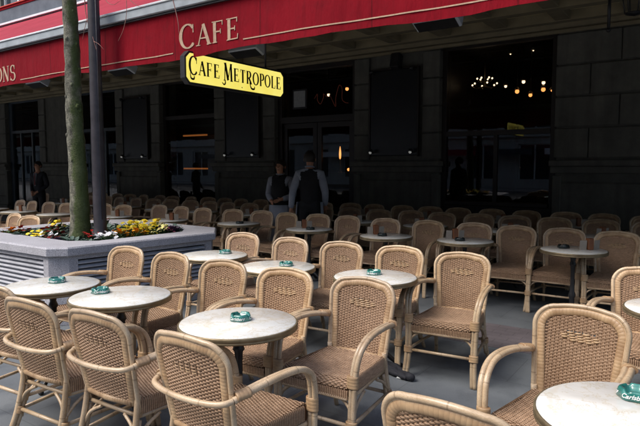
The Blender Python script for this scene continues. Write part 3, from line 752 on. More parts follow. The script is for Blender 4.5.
# ------------------------------------------------------------------ planter
PL = tag(empty('stone_planter', (0, 0, 0)), 'big octagonal grey stone planter with louvred sides, full of spring flowers', 'planter')
outer = [(-7.45, 3.06), (-5.42, 3.06), (-5.27, 3.20), (-5.02, 5.0), (-5.42, 5.42), (-7.45, 5.5), (-7.75, 5.2), (-7.75, 3.35)]
inner = [(-7.3, 3.5), (-5.75, 3.5), (-5.5, 3.7), (-5.42, 4.82), (-5.6, 5.02), (-7.25, 5.06), (-7.35, 4.95), (-7.35, 3.65)]
m = MB(); b = 0; n = 8
def off(poly, d):
    cx = sum(p[0] for p in poly) / len(poly); cy = sum(p[1] for p in poly) / len(poly)
    return [(p[0] + (cx - p[0]) * d / max(.1, math.hypot(cx - p[0], cy - p[1])), p[1] + (cy - p[1]) * d / max(.1, math.hypot(cx - p[0], cy - p[1]))) for p in poly]
rings = [(off(outer, .02), .705), (outer, .715), (outer, .785), (off(outer, .015), .80), (inner, .80), (inner, .60)]
for ring, z in rings:
    for p in ring: m.v.append((p[0], p[1], z))
for i in range(len(rings) - 1):
    for k in range(8): k2 = (k + 1) % 8; m.face([i * 8 + k, i * 8 + k2, (i + 1) * 8 + k2, (i + 1) * 8 + k])
m.build('rim', M['granite'], PL)
base = off(outer, .05)
m = MB()
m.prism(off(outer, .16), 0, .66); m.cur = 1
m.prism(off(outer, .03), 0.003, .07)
# corner piers and top band
for k in range(8):
    a, c = Vector(base[k]), Vector(base[(k + 1) % 8]); e = c - a; L = e.length; e.normalize(); nrm = Vector((e.y, -e.x))
    def quadbox(s0, s1, z0, z1, d0, d1, mm):
        b = len(mm.v); P = []
        for (s_, d_) in ((s0, d0), (s1, d0), (s1, d1), (s0, d1)):
            q = a + e * s_ - nrm * d_; P.append((q.x, q.y))
        for z in (z0, z1):
            for q in P: mm.v.append((q[0], q[1], z))
        mm.face([b, b + 3, b + 2, b + 1]); mm.face([b + 4, b + 5, b + 6, b + 7])
        for i in range(4): j = (i + 1) % 4; mm.face([b + i, b + j, b + 4 + j, b + 4 + i])
    if L < .8: quadbox(0, L, .071, .702, 0, .08, m)
    else:
        quadbox(.0, .09, .071, .702, 0.0, .08, m); quadbox(L - .09, L, .071, .702, 0.0, .08, m); quadbox(.0905, L - .0905, .662, .701, 0.001, .08, m)
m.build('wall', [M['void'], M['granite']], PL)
for k in range(8):
    a, c = Vector(base[k]), Vector(base[(k + 1) % 8]); e = c - a; L = e.length; e.normalize(); nrm = Vector((e.y, -e.x))
    if L < .8: continue
    m = MB(); z = .622
    while z > .09:
        b = len(m.v)
        for s_ in (.092, L - .092):
            for (d_, zz) in ((.012, z - .012), (.008, z), (.05, z + .020), (.055, z + .006)):
                q = a + e * s_ - nrm * d_; m.v.append((q.x, q.y, zz))
        for i in range(4): j = (i + 1) % 4; m.face([b + i, b + 4 + i, b + 4 + j, b + j])
        m.face([b, b + 1, b + 2, b + 3]); m.face([b + 4, b + 7, b + 6, b + 5]); z -= .047
    m.build('louvre', M['slat'], PL)
m = MB(); m.prism(inner, .62, .70); m.build('soil', M['soil'], PL)

# plants in the bed
def leaf(mb, base, d, up, L, w, curl=.3):
    d = Vector(d).normalized(); up = Vector(up); side = d.cross(up).normalized(); b = len(mb.v); base = Vector(base)
    segs = [(0, .25), (.35, 1), (.7, .85), (1, .08)]
    for f, ww in segs:
        c = base + d * (L * f) + up * (-curl * L * f * f + .15 * L * f)
        mb.v += [tuple(c - side * w * ww * .5 + up * .12 * w), tuple(c), tuple(c + side * w * ww * .5 + up * .12 * w)]
    for i in range(3):
        a = b + i * 3; mb.face([a, a + 1, a + 4, a + 3], None, True); mb.face([a + 1, a + 2, a + 5, a + 4], None, True)
def foliage(rr, hh, n, w, rng):
    m = MB()
    for i in range(n):
        a = rng.random() * 2 * PI; el = rng.uniform(.05, 1.3); r0 = rng.random() ** .5 * rr * .6
        d = (math.cos(a) * math.cos(el), math.sin(a) * math.cos(el), math.sin(el) * .8); leaf(m, (r0 * math.cos(a), r0 * math.sin(a), rng.uniform(0, hh * .7)), d, (0, 0, 1), rng.uniform(.5, 1) * rr * .8, w * rng.uniform(.7, 1.2), rng.uniform(.2, .7))
    return m
def blossom(m, c, r, rng, n=5, dirv=None):
    c = Vector(c); dirv = Vector(dirv or (rng.uniform(-.5, .5), rng.uniform(-.9, .1), 1)).normalized()
    x = dirv.orthogonal().normalized(); y = dirv.cross(x); ph = rng.random() * 6
    for k in range(n):
        a = ph + 2 * PI * k / n; dd = x * math.cos(a) + y * math.sin(a); s_ = x * -math.sin(a) + y * math.cos(a); b = len(m.v)
        for p in (c, c + dd * r * .55 - s_ * r * .45 + dirv * r * .12, c + dd * r * 1.0 - s_ * r * .22 + dirv * r * .05, c + dd * r * 1.0 + s_ * r * .22, c + dd * r * .55 + s_ * r * .45 + dirv * r * .16): m.v.append(tuple(p))
        m.face([b, b + 1, b + 2, b + 3, b + 4], None, True)
def flower_proto(name, leafm, petal, seed, nfl, fr, nl=70, hh=.12, rr=.12):
    rng = random.Random(seed); root = empty(name)
    foliage(rr * 1.1, hh, int(nl * 1.3), .04, rng).build('leaves', M[leafm], root)
    if petal:
        m = MB()
        for i in range(nfl):
            a = rng.random() * 2 * PI; q = rng.random() ** .5 * rr * .95; z = hh + .03 + rng.uniform(-.03, .04) - q * .25
            blossom(m, (q * math.cos(a), q * math.sin(a), z), fr * rng.uniform(.8, 1.15), rng, rng.choice((5, 6)))
        m.build('blossoms', M[petal], root)
    return Proto(root)
def cabbage_proto(name, a, bmat, seed):
    rng = random.Random(seed); root = empty(name); m = MB(); m2 = MB()
    for ring, (n, el, L, z) in enumerate(((11, .25, .13, .03), (10, .6, .11, .05), (8, .95, .085, .06), (6, 1.25, .06, .07))):
        for k in range(n):
            an = 2 * PI * k / n + ring * .35 + rng.uniform(-.1, .1); mm = m if ring < 1 else m2
            leaf(mm, (0.01 * math.cos(an), .01 * math.sin(an), z), (math.cos(an) * math.cos(el), math.sin(an) * math.cos(el), math.sin(el)), (0, 0, 1), L, L * .85, .15)
    m.build('outer_leaves', M[a], root); m2.build('heart_leaves', M[bmat], root); return Proto(root)
FP = {'yellow': flower_proto('pansy_plant', 'leaf', 'yellow', 1, 25, .024), 'orange': flower_proto('pansy_plant', 'leaf', 'orange', 2, 25, .024),
      'white': flower_proto('pansy_plant', 'leafdark', 'petalwhite', 3, 24, .024), 'red': flower_proto('primrose_plant', 'leafdark', 'petalred', 4, 15, .024),
      'pale': flower_proto('pansy_plant', 'leaf', 'pale', 5, 24, .023), 'pink': flower_proto('primrose_plant', 'leaf', 'pink', 6, 11, .022),
      'green': flower_proto('leafy_plant', 'leafblue', None, 7, 0, 0, 95, .12), 'dark': cabbage_proto('ornamental_cabbage', 'leafblue', 'purple', 8)}
beds = []      # u, v, kind, scale, label
def bed(u, v, k, s, label): beds.append((u, v, k, s, label))
front = [(-7.18,'orange','orange-flowered pansy at the far left edge of the planter'), (-6.98,'red','red-flowered primrose left of the yellow pansies by the tree'), (-6.80,'green','low green leafy plant left of the front yellow pansy'),
 (-6.60,'yellow','lemon yellow pansy in front of the tree, left of the white one'), (-6.42,'white','white pansy on the planter between the yellow and the red'), (-6.26,'red','dark red primrose just left of the purple cabbage'),
 (-6.10,'dark','dark purple ornamental cabbage near the front corner of the planter'), (-5.94,'green','blue-green leafy plant right of the purple cabbage')]
for i, (u, k, lb) in enumerate(front): bed(u, 3.63 + .03 * math.sin(i * 2), k, 1.0 + .1 * math.sin(i), lb)
side_ = [(-5.78, 3.76,'green','green leafy plant at the chamfered corner of the planter'), (-5.70, 3.95,'white','white pansy right of the tree foot along the planter side'), (-5.72, 4.12,'orange','deep orange pansy, first of the row right of the lamp post'),
 (-5.64, 4.30,'orange','deep orange pansy in the middle of the planter side'), (-5.62, 4.47,'yellow','bright yellow pansy before the pale ones on the planter side'), (-5.60, 4.60,'pale','pale yellow pansy near the right end of the planter'),
 (-5.60, 4.72,'pink','small pink primrose near the right end of the planter'), (-5.62, 4.83,'dark','dark cabbage at the right end of the planter'), (-5.74, 4.93,'green','green leafy plant at the right end of the planter')]
for u, v, k, lb in side_: bed(u, v, k, 1.0, lb)
back = [(-7.1, 3.9, 'green'), (-6.85, 3.87, 'green'), (-6.62, 3.83, 'red'), (-6.5, 4.05, 'green'), (-6.2, 3.88, 'green'), (-6.02, 3.98, 'red'), (-5.86, 4.25, 'green'), (-5.92, 4.4, 'yellow'), (-5.86, 4.6, 'yellow'), (-5.9, 4.8, 'yellow'),
 (-6.3, 4.15, 'green'), (-6.15, 4.4, 'green'), (-6.1, 4.62, 'yellow'), (-6.15, 4.85, 'green'), (-7.15, 4.2, 'yellow'), (-7.15, 4.5, 'green'), (-6.4, 4.7, 'green'), (-6.5, 4.5, 'green'), (-6.45, 4.9, 'pale'), (-7.1, 4.85, 'red')]
kn = {'green': 'leafy plant', 'orange': 'orange pansy', 'red': 'red primrose', 'yellow': 'yellow pansy', 'pale': 'pale yellow pansy'}
gcount = {}
back.sort(key=lambda q: q[0] / q[1])
for (u, v, k) in back:
    gcount[k] = gcount.get(k, 0) + 1
    near = min([('tree foot', math.hypot(u + 6.29, v - 3.95)), ('lamp post foot', math.hypot(u + 5.97, v - 4.05)), ('right rim', abs(u + 5.5)), ('left rim', abs(u + 7.35))], key=lambda q: q[1])[0]
    o_ = ['first', 'second', 'third', 'fourth', 'fifth', 'sixth', 'seventh', 'eighth', 'ninth', 'tenth', 'eleventh', 'twelfth', 'thirteenth'][gcount[k] - 1]
    bed(u, v, k, 1.08, '%s in the bed near the %s, %s of its colour from left' % (kn[k], near, o_))
rg = random.Random(5)
for (u, v, k, s_, lb) in beds:
    o = FP[k].place(u, v, .695, rg.random() * 6, lb, 'cabbage' if k == 'dark' else ('plant' if k == 'green' else 'flowers'), 'plants in the stone planter')
    s_ *= rg.uniform(.9, 1.15); o.scale = (s_, s_, s_ * (1.1 if v > 4.1 else .85))

# ------------------------------------------------------------------ tree and lamp post
TR = tag(empty('street_tree', (-6.25, 3.97, .69)), 'mossy slim tree trunk rising from the planter, bare twigs above', 'tree')
m = MB(); pts = []; rr = []
ctrl = [(0, 0, -.02), (0, .0, .25), (-.005, 0, .7), (-.035, 0, 1.3), (-.05, 0, 1.7), (-.045, .0, 2.2), (-.025, -.03, 2.9), (-.02, -.06, 3.6), (0, -.1, 4.6), (.05, -.1, 6.0)]
P = catmull(ctrl, 8); rg = random.Random(3); mps = []
for i, p in enumerate(P):
    h = p.z; r = .112 * (1 + .35 * math.exp(-max(h, 0) * 7)) - .011 * h + .003 * math.sin(h * 17) + .003 * math.sin(h * 31 + 1); rr.append(max(.03, r) * rg.uniform(.99, 1.01)); pts.append(p)
m.tube(pts, rr, 20)
for i in range(12):       # pruning scars and burls
    h = rg.uniform(.8, 3.3); a = rg.uniform(PI * .9, PI * 2.1); k = min(range(len(P)), key=lambda q: abs(P[q].z - h)); c = P[k]; r = rr[k]
    m.ball((c.x + r * .96 * math.cos(a), c.y + r * .96 * math.sin(a), h), rg.uniform(.014, .026), 8, 6, (1, 1, 1.3))
m.build('trunk', M['bark'], TR)
rg = random.Random(11); mB = MB(); mT = MB()
def branch(p, d, L, r, lev):
    p = Vector(p); d = Vector(d).normalized(); pp = [p]; n = 6
    for i in range(n):
        d = (d + Vector((rg.uniform(-.16, .16), rg.uniform(-.16, .16), rg.uniform(-.05, .14)))).normalized(); p = p + d * L / n; pp.append(p)
    mm = mB if lev < 2 else mT
    mm.tube(pp, [r * (1 - .75 * i / n) + .0008 for i in range(n + 1)], 6 if lev < 2 else 4)
    if lev < 3:
        for i in range(2, n + 1):
            for _ in range(1 if lev == 0 else 2):
                dd = (d + Vector((rg.uniform(-1, 1), rg.uniform(-1, 1), rg.uniform(-.3, .6)))).normalized(); branch(pp[i], dd, L * rg.uniform(.4, .6), r * (1 - .75 * i / n) * .6, lev + 1)
for (h, d, L, r) in [(2.93, (1, -.15, .95), 2.0, .04), (3.9, (-.8, .3, .9), 2.0, .045), (4.4, (.3, -1, .8), 2.0, .045), (4.9, (.6, .8, .9), 1.8, .04), (5.4, (-.5, -.7, 1), 1.6, .035), (6.1, (.3, .1, 1), 1.7, .03), (5.9, (-.7, .5, 1), 1.5, .03)]:
    c = min(P, key=lambda q: abs(q.z - h)); branch(c, d, L, r, 0)
# drooping twigs that reach down in front of the valance
def twig(pts, r=.006):
    Pq = catmull(pts, 5); mT.tube(Pq, [r * (1 - .7 * i / len(Pq)) for i in range(len(Pq))], 5)
O = Vector((-6.29, 3.95, .69))
def W2(*a): return [tuple(Vector(q) - O) for q in a]
branch(Vector((-6.25, 3.85, 4.1)) - O, (1, -.12, .06), 1.9, .026, 2)
twig(W2((-6.1, 4.05, 4.35), (-6.12, 4.0, 3.7), (-6.08, 3.98, 3.35), (-5.98, 3.98, 3.12), (-5.90, 3.98, 2.93)), .008); twig(W2((-6.07, 3.98, 3.3), (-6.13, 3.98, 3.18), (-6.17, 3.98, 3.08)), .004); twig(W2((-5.95, 3.98, 3.04), (-5.86, 3.98, 3.0), (-5.78, 3.99, 2.93)), .004)
twig(W2((-5.0, 3.75, 4.1), (-4.62, 3.9, 3.55), (-4.56, 3.95, 3.25), (-4.50, 3.95, 3.05), (-4.49, 3.95, 2.93)), .007)
twig(W2((-5.5, 3.9, 4.2), (-5.35, 3.95, 3.6), (-5.3, 3.95, 3.3), (-5.36, 3.95, 3.1), (-5.46, 3.95, 2.98)), .005); twig(W2((-5.3, 3.95, 3.42), (-5.12, 3.95, 3.3), (-5.0, 3.95, 3.27)), .004)
twig(W2((-4.9, 3.85, 3.95), (-4.78, 3.9, 3.6), (-4.7, 3.9, 3.42), (-4.62, 3.9, 3.4)), .006); twig(W2((-5.6, 4.0, 3.75), (-5.2, 3.95, 3.5), (-4.9, 3.95, 3.42), (-4.7, 3.9, 3.55)), .005); twig(W2((-5.9, 4.0, 3.9), (-5.7, 3.95, 3.5), (-5.55, 3.95, 3.38), (-5.4, 3.95, 3.4)), .005)
mB.build('limb', M['bark'], TR); mT.build('twigs', M['twig'], TR)

LP = tag(empty('lamp_post', (-5.97, 4.05, .69)), 'dark grey-purple iron lamp post standing in the planter beside the tree', 'lamp post')
m = MB(); m.lathe([(.12, -.02), (.12, .08), (.095, .12), (.075, .2), (.074, .9), (.069, 2.2), (.062, 3.6), (.048, 5.2)], 16); m.build('shaft', M['polepaint'], LP)
m = MB(); m.tube([(.02, 0, 4.9), (.25, -.1, 5.25), (.6, -.2, 5.3)], .025, 8); m.build('arm', M['polepaint'], LP)
m = MB(); m.lathe([(.03, 5.32), (.16, 5.24), (.2, 5.12), (.12, 5.06), (.0, 5.05)], 16, (.62, -.2)); m.build('lamp_head', M['polepaint'], LP)
m = MB(); m.tube([(.076, -.02, .3), (.073, -.02, 2.0), (.068, -.02, 3.6)], .008, 5); m.build('conduit', M['polepaint'], LP)

# ------------------------------------------------------------------ rattan armchair (faces -y)
def by(x, z): return .205 + (z - .44) * .20 + .030 * (1 - (x / .22) ** 2)
def outline(off_, z0, npt=10):
    """half outline of the back as (x,z) right side bottom -> top centre, inset by off_"""
    hw0, hw1, top, rc = .196 - off_, .226 - off_, .878 - off_, .098 - off_ * .6
    pts = [(hw0 + (hw1 - hw0) * i / 6, z0 + (top - rc - z0) * i / 6) for i in range(6)]
    for i in range(npt + 1):
        a = PI / 2 * i / npt; pts.append((hw1 - rc + rc * math.cos(a), top - rc + rc * math.sin(a)))
    for i in range(1, 5): x = (hw1 - rc) * (1 - i / 4); pts.append((x, top + .012 * (1 - (x / (hw1 - rc)) ** 2)))
    return pts
def full(off_, z0):
    r = outline(off_, z0); return [(x, by(x, z), z) for x, z in r] + [(-x, by(x, z), z) for x, z in r[-2::-1]]
def halfw(off_, z):
    r = outline(off_, .40, 20)
    for (x0, z0), (x1, z1) in zip(r[:-1], r[1:]):
        if z0 <= z <= z1 and z1 > z0: return x0 + (x1 - x0) * (z - z0) / (z1 - z0)
    return 0
CH = empty('rattan_armchair')
bk = MB(); bk.tube(full(.0, .36), .0125, 10); back_frame = bk.build('backrest', M['cane'], CH)
m = MB(); P = full(.030, .42); m.tube(catmull(P, 3), .0215, 10, flat=.55, up=(0, 1, 0)); m.tube([(-.17, by(.17, .43), .43), (0, by(0, .43), .43), (.17, by(.17, .43), .43)], .018, 8); m.build('wrapped_border', M['wrap'], back_frame)
m = MB(); m.tube(full(.011, .36), .006, 6); m.build('border_strand', M['cane'], back_frame)
m = MB(); ps = .0185; rowh = .0080
k = -9
while k <= 9:                   # upright stakes
    x = k * ps; zt = .44
    zz = .44
    while zz < .86 and halfw(.05, zz) > abs(x): zt = zz; zz += .006
    if zt > .5: m.tube([(x, by(x, .44 + (zt - .44) * q / 4), .44 + (zt - .44) * q / 4) for q in range(5)], .0042, 5, caps=False)
    k += 1
def in_motif(x, z): return abs(z - .737) < .0225 and abs(x) < .098 - abs(z - .737) * 1.5
r_ = 0; z = .447
while z < .845:
    hw = halfw(.046, z)
    if hw > .03:
        k0 = int(hw / (ps / 4)); seg = []; segs = []
        for q in range(-k0, k0 + 1):
            x = q * ps / 4; ph = x / ps * PI + (PI if r_ % 2 else 0)
            if in_motif(x, z) and r_ % 2:
                if len(seg) > 2: segs.append(seg)
                seg = []; continue
            seg.append((x, by(x, z) + .0033 * math.cos(ph), z + .004 * (abs(x) / .2) ** 2 * -1))
        if len(seg) > 2: segs.append(seg)
        for sgm in segs: m.tube(sgm, .0051, 5, flat=.5, up=(0, 1, 0), caps=False)
    z += rowh; r_ += 1
m.build('woven_panel', M['weave'], back_frame)
m = MB()                        # raised diamond of pale floats
for row, zz in enumerate((.755, .743, .731, .719)):
    half = (.052, .092, .078, .045)[row]; x = -half + (.010 if row % 2 else 0)
    while x <= half + .001:
        pts = [(x + dx, by(x, zz) - (.0085 - .009 * abs(dx / .018) ** 2), zz + dx * .10) for dx in (-.0175, -.011, -.004, .004, .011, .0175)]
        m.tube(pts, [.0035, .0056, .0060, .0060, .0056, .0035], 6, flat=.5, up=(0, 1, 0)); x += .039
    if row in (1, 2): m.tube([(x_ / 50, by(x_ / 50, zz - .006) + .0035 * math.cos(x_ * 3.2), zz - .006) for x_ in range(-4, 5)], .0034, 5, flat=.6, up=(0, 1, 0))
m.build('diamond_motif', M['weave_light'], back_frame)
# seat
def prof(s_):                   # arc length from rear of the seat forward, then over the front edge
    L1 = .435
    if s_ < L1: y = .195 - s_; return y, .438 + .012 * math.sin(PI * min(1, s_ / L1)) * -1 + .006, 0
    a = (s_ - L1) / .035
    if a < PI / 2: return .195 - L1 - .035 * math.sin(a), .444 - .035 + .035 * math.cos(a), a
    return .195 - L1 - .035, .444 - .035 - (s_ - L1 - .035 * PI / 2), PI / 2
def seathw(y): return .205 + (.235 - .205) * min(1, max(0, (.195 - y) / .435))
m = MB(); r_ = 0; s_ = 0
while s_ < .5:
    y, z, a = prof(s_); hw = seathw(y) - .012; k0 = int(hw / (ps / 4)); pts = []
    for q in range(-k0, k0 + 1):
        x = q * ps / 4; ph = x / ps * PI + (PI if r_ % 2 else 0); d = .0038 * math.cos(ph); pts.append((x, y - math.sin(a) * d, z + math.cos(a) * d + .004 * (x / .2) ** 4))
    m.tube(pts, .0050, 5, flat=.5, up=(0, -math.sin(a), math.cos(a)), caps=False); s_ += .0088; r_ += 1
for k in range(-11, 12):
    x = k * ps
    pts = []
    for q in range(0, 19):
        y, z, a = prof(.56 * q / 18); pts.append((max(-seathw(y) + .01, min(seathw(y) - .01, x)), y, z))
    m.tube(pts, .004, 4, caps=False)
for sx in (-1, 1):              # side aprons with upright ribs
    for q in range(36):
        y = .185 - q * .0118; x = sx * (seathw(y) - .004); m.tube([(x * .975, y, .446), (x, y, .436), (x, y, .37)], .0058, 5, caps=False)
for q in range(38):             # ribbed front apron
    x = -.222 + q * .012; m.tube([(x, -.279, .40), (x, -.281, .385), (x, -.278, .352)], .0058, 5, caps=False)
seat = m.build('seat', M['weave'], CH)
m = MB(); m.prism([(-.19, .19), (-.222, -.235), (.222, -.235), (.19, .19)], .405, .428); m.box(-.222, .222, -.262, -.237, .36, .43); m.build('seat_light_block', M['seat_under'], seat)  # solid underlay added to block light through the weave
m = MB(); fr_ = [(-.195, .2, .362), (-.232, -.24, .352), (-.215, -.272, .350), (.215, -.272, .350), (.232, -.24, .352), (.195, .2, .362)]
m.tube(fr_, .012, 8, closed=True); m.build('seat_rail', M['cane'], seat)
# arms: outer hoop passes behind the back
def mir(P, s): return [(p[0] * s, p[1], p[2]) for p in P]
ARM = [(.238, .262, .640), (.262, .17, .662), (.283, .04, .678), (.29, -.09, .676), (.287, -.175, .652), (.280, -.235, .600), (.272, -.262, .52), (.266, -.270, .43)]
LEG = [(.266, -.270, .43), (.262, -.272, .32), (.262, -.282, .20), (.266, -.300, .09), (.274, -.318, 0)]
IN = .0275
m = MB(); m.tube(catmull([(-.238, .262, .640), (-.215, .300, .633), (-.14, .326, .628), (0, .338, .626), (.14, .326, .628), (.215, .300, .633), (.238, .262, .640)], 5), .0135, 10, caps=False); m.build('arm_hoop', M['cane'], CH)
for s in (-1, 1):
    m = MB(); m.tube(catmull(mir(ARM, s), 5), .0155, 10, caps=False)
    inn = [(.222, .235, .645)] + [(x - IN * (1 - .25 * i / 7), y + .004, z - .002) for i, (x, y, z) in enumerate(ARM)][1:]
    m.tube(catmull(mir(inn, s), 5), .0145, 10)
    ar = m.build('armrest', M['cane'], CH)
    m = MB(); c = .252 * s
    for (z0, z1, yy) in ((.415, .485, -.268),):
        pts = [(c, yy + (.0 if q < 99 else 0), z0 + (z1 - z0) * q / 14) for q in range(15)]; m.tube(pts, [.034 + (.0016 if q % 2 else 0) for q in range(15)], 12, flat=.62, up=(0, 1, 0))
    m.build('binding', M['wrap'], ar); m = MB()
    pts = [((.232 + .026 * q / 10) * s, .243 - .06 * q / 10, .650 + .010 * q / 10) for q in range(11)]; m.tube(pts, [.031 + (.0016 if q % 2 else 0) for q in range(11)], 12, flat=.68, up=(0, 0, 1))
    m.build('binding', M['wrap'], ar)
    m = MB(); m.tube(catmull(mir(LEG, s), 4), .0155, 10); m.tube(catmull(mir([(x - IN * .8, y + .004, z) for x, y, z in LEG], s), 4), .0145, 10)
    lg = m.build('leg', M['cane'], CH)
    m = MB(); pts = [(.251 * s, -.279 - .004 * q / 10, .235 - .05 * q / 10) for q in range(11)]; m.tube(pts, [.0335 + (.0015 if q % 2 else 0) for q in range(11)], 12, flat=.6, up=(0, 1, 0)); m.build('binding', M['wrap'], lg)
    RL = [(.197, .205, .47), (.200, .225, .34), (.206, .258, .20), (.214, .298, .09), (.224, .335, 0)]
    m = MB(); m.tube(catmull(mir(RL, s), 4), .0155, 10); m.tube(catmull(mir([(x - .006, y - .027, z) for x, y, z in RL[1:4]], s), 4), .012, 8)
    lg = m.build('leg', M['cane'], CH); m = MB(); pts = [(.205 * s, .238 + .012 * q / 8, .225 - .04 * q / 8) for q in range(9)]; m.tube(pts, [.029 + (.0015 if q % 2 else 0) for q in range(9)], 12, flat=.8); m.build('binding', M['wrap'], lg)
    # side stretcher and the bent braces under the seat
    m = MB(); m.tube([(.252 * s, -.28, .205), (.23 * s, 0, .21), (.206 * s, .245, .205)], .0115, 8); m.build('stretcher', M['cane'], CH)
    m = MB(); m.tube(catmull([(.250 * s, -.272, .245), (.225 * s, -.262, .30), (.17 * s, -.252, .338), (.09 * s, -.25, .348)], 5), .009, 8); m.build('brace', M['cane'], CH); m = MB()
    m.tube(catmull([(.254 * s, -.262, .245), (.243 * s, -.2, .305), (.235 * s, -.11, .345)], 5), .009, 8); m.build('brace', M['cane'], CH); m = MB(); m.tube(catmull([(.205 * s, .235, .235), (.208 * s, .17, .30), (.212 * s, .08, .345)], 5), .009, 8); m.build('brace', M['cane'], CH); m = MB()
    m.tube(catmull([(.20 * s, .236, .245), (.165 * s, .222, .31), (.09 * s, .205, .352)], 5), .009, 8); m.build('brace', M['cane'], CH)
m = MB(); m.tube([(-.238, -.276, .205), (.238, -.276, .205)], .0115, 8); m.build('stretcher', M['cane'], CH)
m = MB(); m.tube([(-.2, .242, .21), (.2, .242, .21)], .0115, 8); m.build('stretcher', M['cane'], CH)
PC = Proto(CH)

rj = random.Random(21)
BO = .318
G1 = 'wicker armchairs with their backs to the camera'
G2 = 'wicker armchairs facing the camera in the front rows'
G3 = 'wicker armchairs in the shade under the awning'
rc = random.Random(77)
def tint(o):
    b = rc.uniform(.80, 1.08); w = rc.uniform(-.06, .05); c = (min(1, b * (1 + w * .3)), min(1, b), min(1, b * (1 - w)), 1)
    for ch_ in o.children_recursive: ch_.color = c
def chair_away(u, vt, rot, label): tint(PC.place(u - BO * math.sin(rad(rot)), vt + BO * math.cos(rad(rot)), 0, PI + rad(rot), label, 'armchair', G1))
def chair_to(u, vt, rot, label, g=G2): tint(PC.place(u + BO * math.sin(rad(rot)), vt - BO * math.cos(rad(rot)), 0, rad(rot), label, 'armchair', g))
chair_away(-3.60, 1.66, 4, 'wicker armchair seen from behind at the left picture edge, mostly cut off')
chair_away(-3.03, 1.57, 3, 'wicker armchair seen from behind, its back left of the two at lower left')
chair_away(-2.49, 1.62, 2, 'wicker armchair seen from behind in the middle of the three at lower left')
chair_away(-1.82, 1.61, -1, 'large wicker armchair seen from behind, nearest to the round table at bottom centre')
chair_away(-.64, 1.58, -2, 'wicker armchair of which only the top of the back shows at the bottom edge')
for (u, v, rot, lb) in [(-4.25, 3.17, 2, 'wicker armchair standing before the planter side, just right of its corner'), (-3.64, 3.15, -2, 'wicker armchair behind the second marble table, beside the planter side'),
        (-3.02, 3.12, 3, 'wicker armchair between the second and third front tables, facing us'), (-2.42, 3.11, 4, 'wicker armchair right behind the bottom centre marble table'), (-1.80, 3.12, 1, 'wicker armchair in the centre with its seat and right arm fully in view'),
        (-.51, 3.10, -7, 'wicker armchair facing us behind the marble table at bottom right')]: chair_to(u, v, rot, lb)
for (u, v, rot, lb) in [(-4.13, 4.56, 2, 'wicker armchair behind the smallest lit marble table, right of the planter end'), (-3.45, 4.52, -3, 'wicker armchair behind the second row middle table, left one'), (-2.86, 4.54, 3, 'wicker armchair behind the second row, left of the one behind the centre table'),
        (-2.27, 4.58, 2, 'wicker armchair behind the centre marble table, its right arm touching the aisle chair'), (-1.67, 4.52, 5, 'wicker armchair standing at the open aisle with all its legs in view'), (-.33, 4.57, -4, 'wicker armchair half cut off by the right picture edge')]: chair_to(u, v, rot, lb)
ordn = ['first', 'second', 'third', 'fourth', 'fifth', 'sixth', 'seventh', 'eighth', 'ninth', 'tenth', 'eleventh', 'twelfth', 'thirteenth', 'fourteenth', 'fifteenth', 'sixteenth', 'seventeenth', 'eighteenth', 'nineteenth', 'twentieth', 'twenty-first', 'twenty-second', 'twenty-third', 'twenty-fourth', 'twenty-fifth', 'twenty-sixth', 'twenty-seventh', 'twenty-eighth']
r2 = [-.83, -1.38, -1.92, -2.46, -3.07, -3.68, -4.33, -4.87, -5.42, -6.0, -6.62, -7.25, -7.85, -8.5, -9.1, -9.7, -10.5, -11.1, -11.7, -12.3]
for i, u in enumerate(r2):
    v = 7.02 if u > -8.6 else (6.75 if u > -10 else 6.42)
    chair_to(u, v + rj.uniform(-.05, .05), rj.uniform(-7, 7), 'shaded wicker armchair, %s from the right in the front row under the awning' % ordn[i], G3)
chair_to(-8.15, 4.4, 10, 'wicker armchair just behind the planter flowers at the far left, right one', G3); chair_to(-8.75, 4.5, -4, 'wicker armchair just behind the planter flowers at the far left, left one', G3)
for row, (v0, us, nm) in enumerate([(8.45, -.62, 'second row under the awning'), (9.52, -.75, 'last row against the café front')]):
    u = us; i = 0
    while u > -15.2 and i < 26:
        if not (row == 0 and abs(u + 14.3) < .5):
            chair_to(u, v0 + rj.uniform(-.06, .06), rj.uniform(-9, 9), 'shaded wicker armchair, %s from the right in the %s' % (ordn[i], nm), G3); i += 1
        u -= rj.uniform(.54, .60)

# ------------------------------------------------------------------ round marble tables
TB = empty('round_table')
m = MB(); m.lathe([(.0, .718), (.318, .718), (.323, .722), (.323, .740), (.320, .744), (.0, .745)], 56); m.build('tabletop', M['marble'], TB)
m = MB(); m.lathe([(.316, .706), (.329, .706), (.332, .709), (.332, .716), (.329, .719), (.332, .722), (.332, .738), (.329, .741), (.3235, .741), (.3235, .716), (.316, .716)], 56); m.build('edge_band', M['brass'], TB)
m = MB(); m.lathe([(.0, .700), (.29, .700), (.31, .705), (.31, .7175), (.0, .7175)], 40); m.build('underside', M['darkwood'], TB)
m = MB(); m.lathe([(.085, .699), (.085, .69), (.03, .675), (.022, .62), (.030, .60), (.034, .585), (.024, .57), (.020, .50), (.021, .38), (.026, .30), (.036, .27), (.036, .25), (.026, .23), (.028, .17), (.045, .13), (.05, .08), (.02, .06)], 20)
ped = m.build('pedestal', M['iron'], TB)
for k in range(4):
    a = k * PI / 2 + .4; c, s = math.cos(a), math.sin(a)
    m = MB(); P = catmull([(.03 * c, .03 * s, .14), (.09 * c, .09 * s, .12), (.16 * c, .16 * s, .06), (.22 * c, .22 * s, .02)], 5); m.tube(P, [.022 - .008 * i / len(P) for i in range(len(P))], 8); m.ball((.225 * c, .225 * s, .014), .02, 8, 6, (1, 1, .7)); m.build('foot', M['iron'], TB)
PT = Proto(TB)
GT = 'round marble café tables in the open'; GS = 'round café tables in the shade'
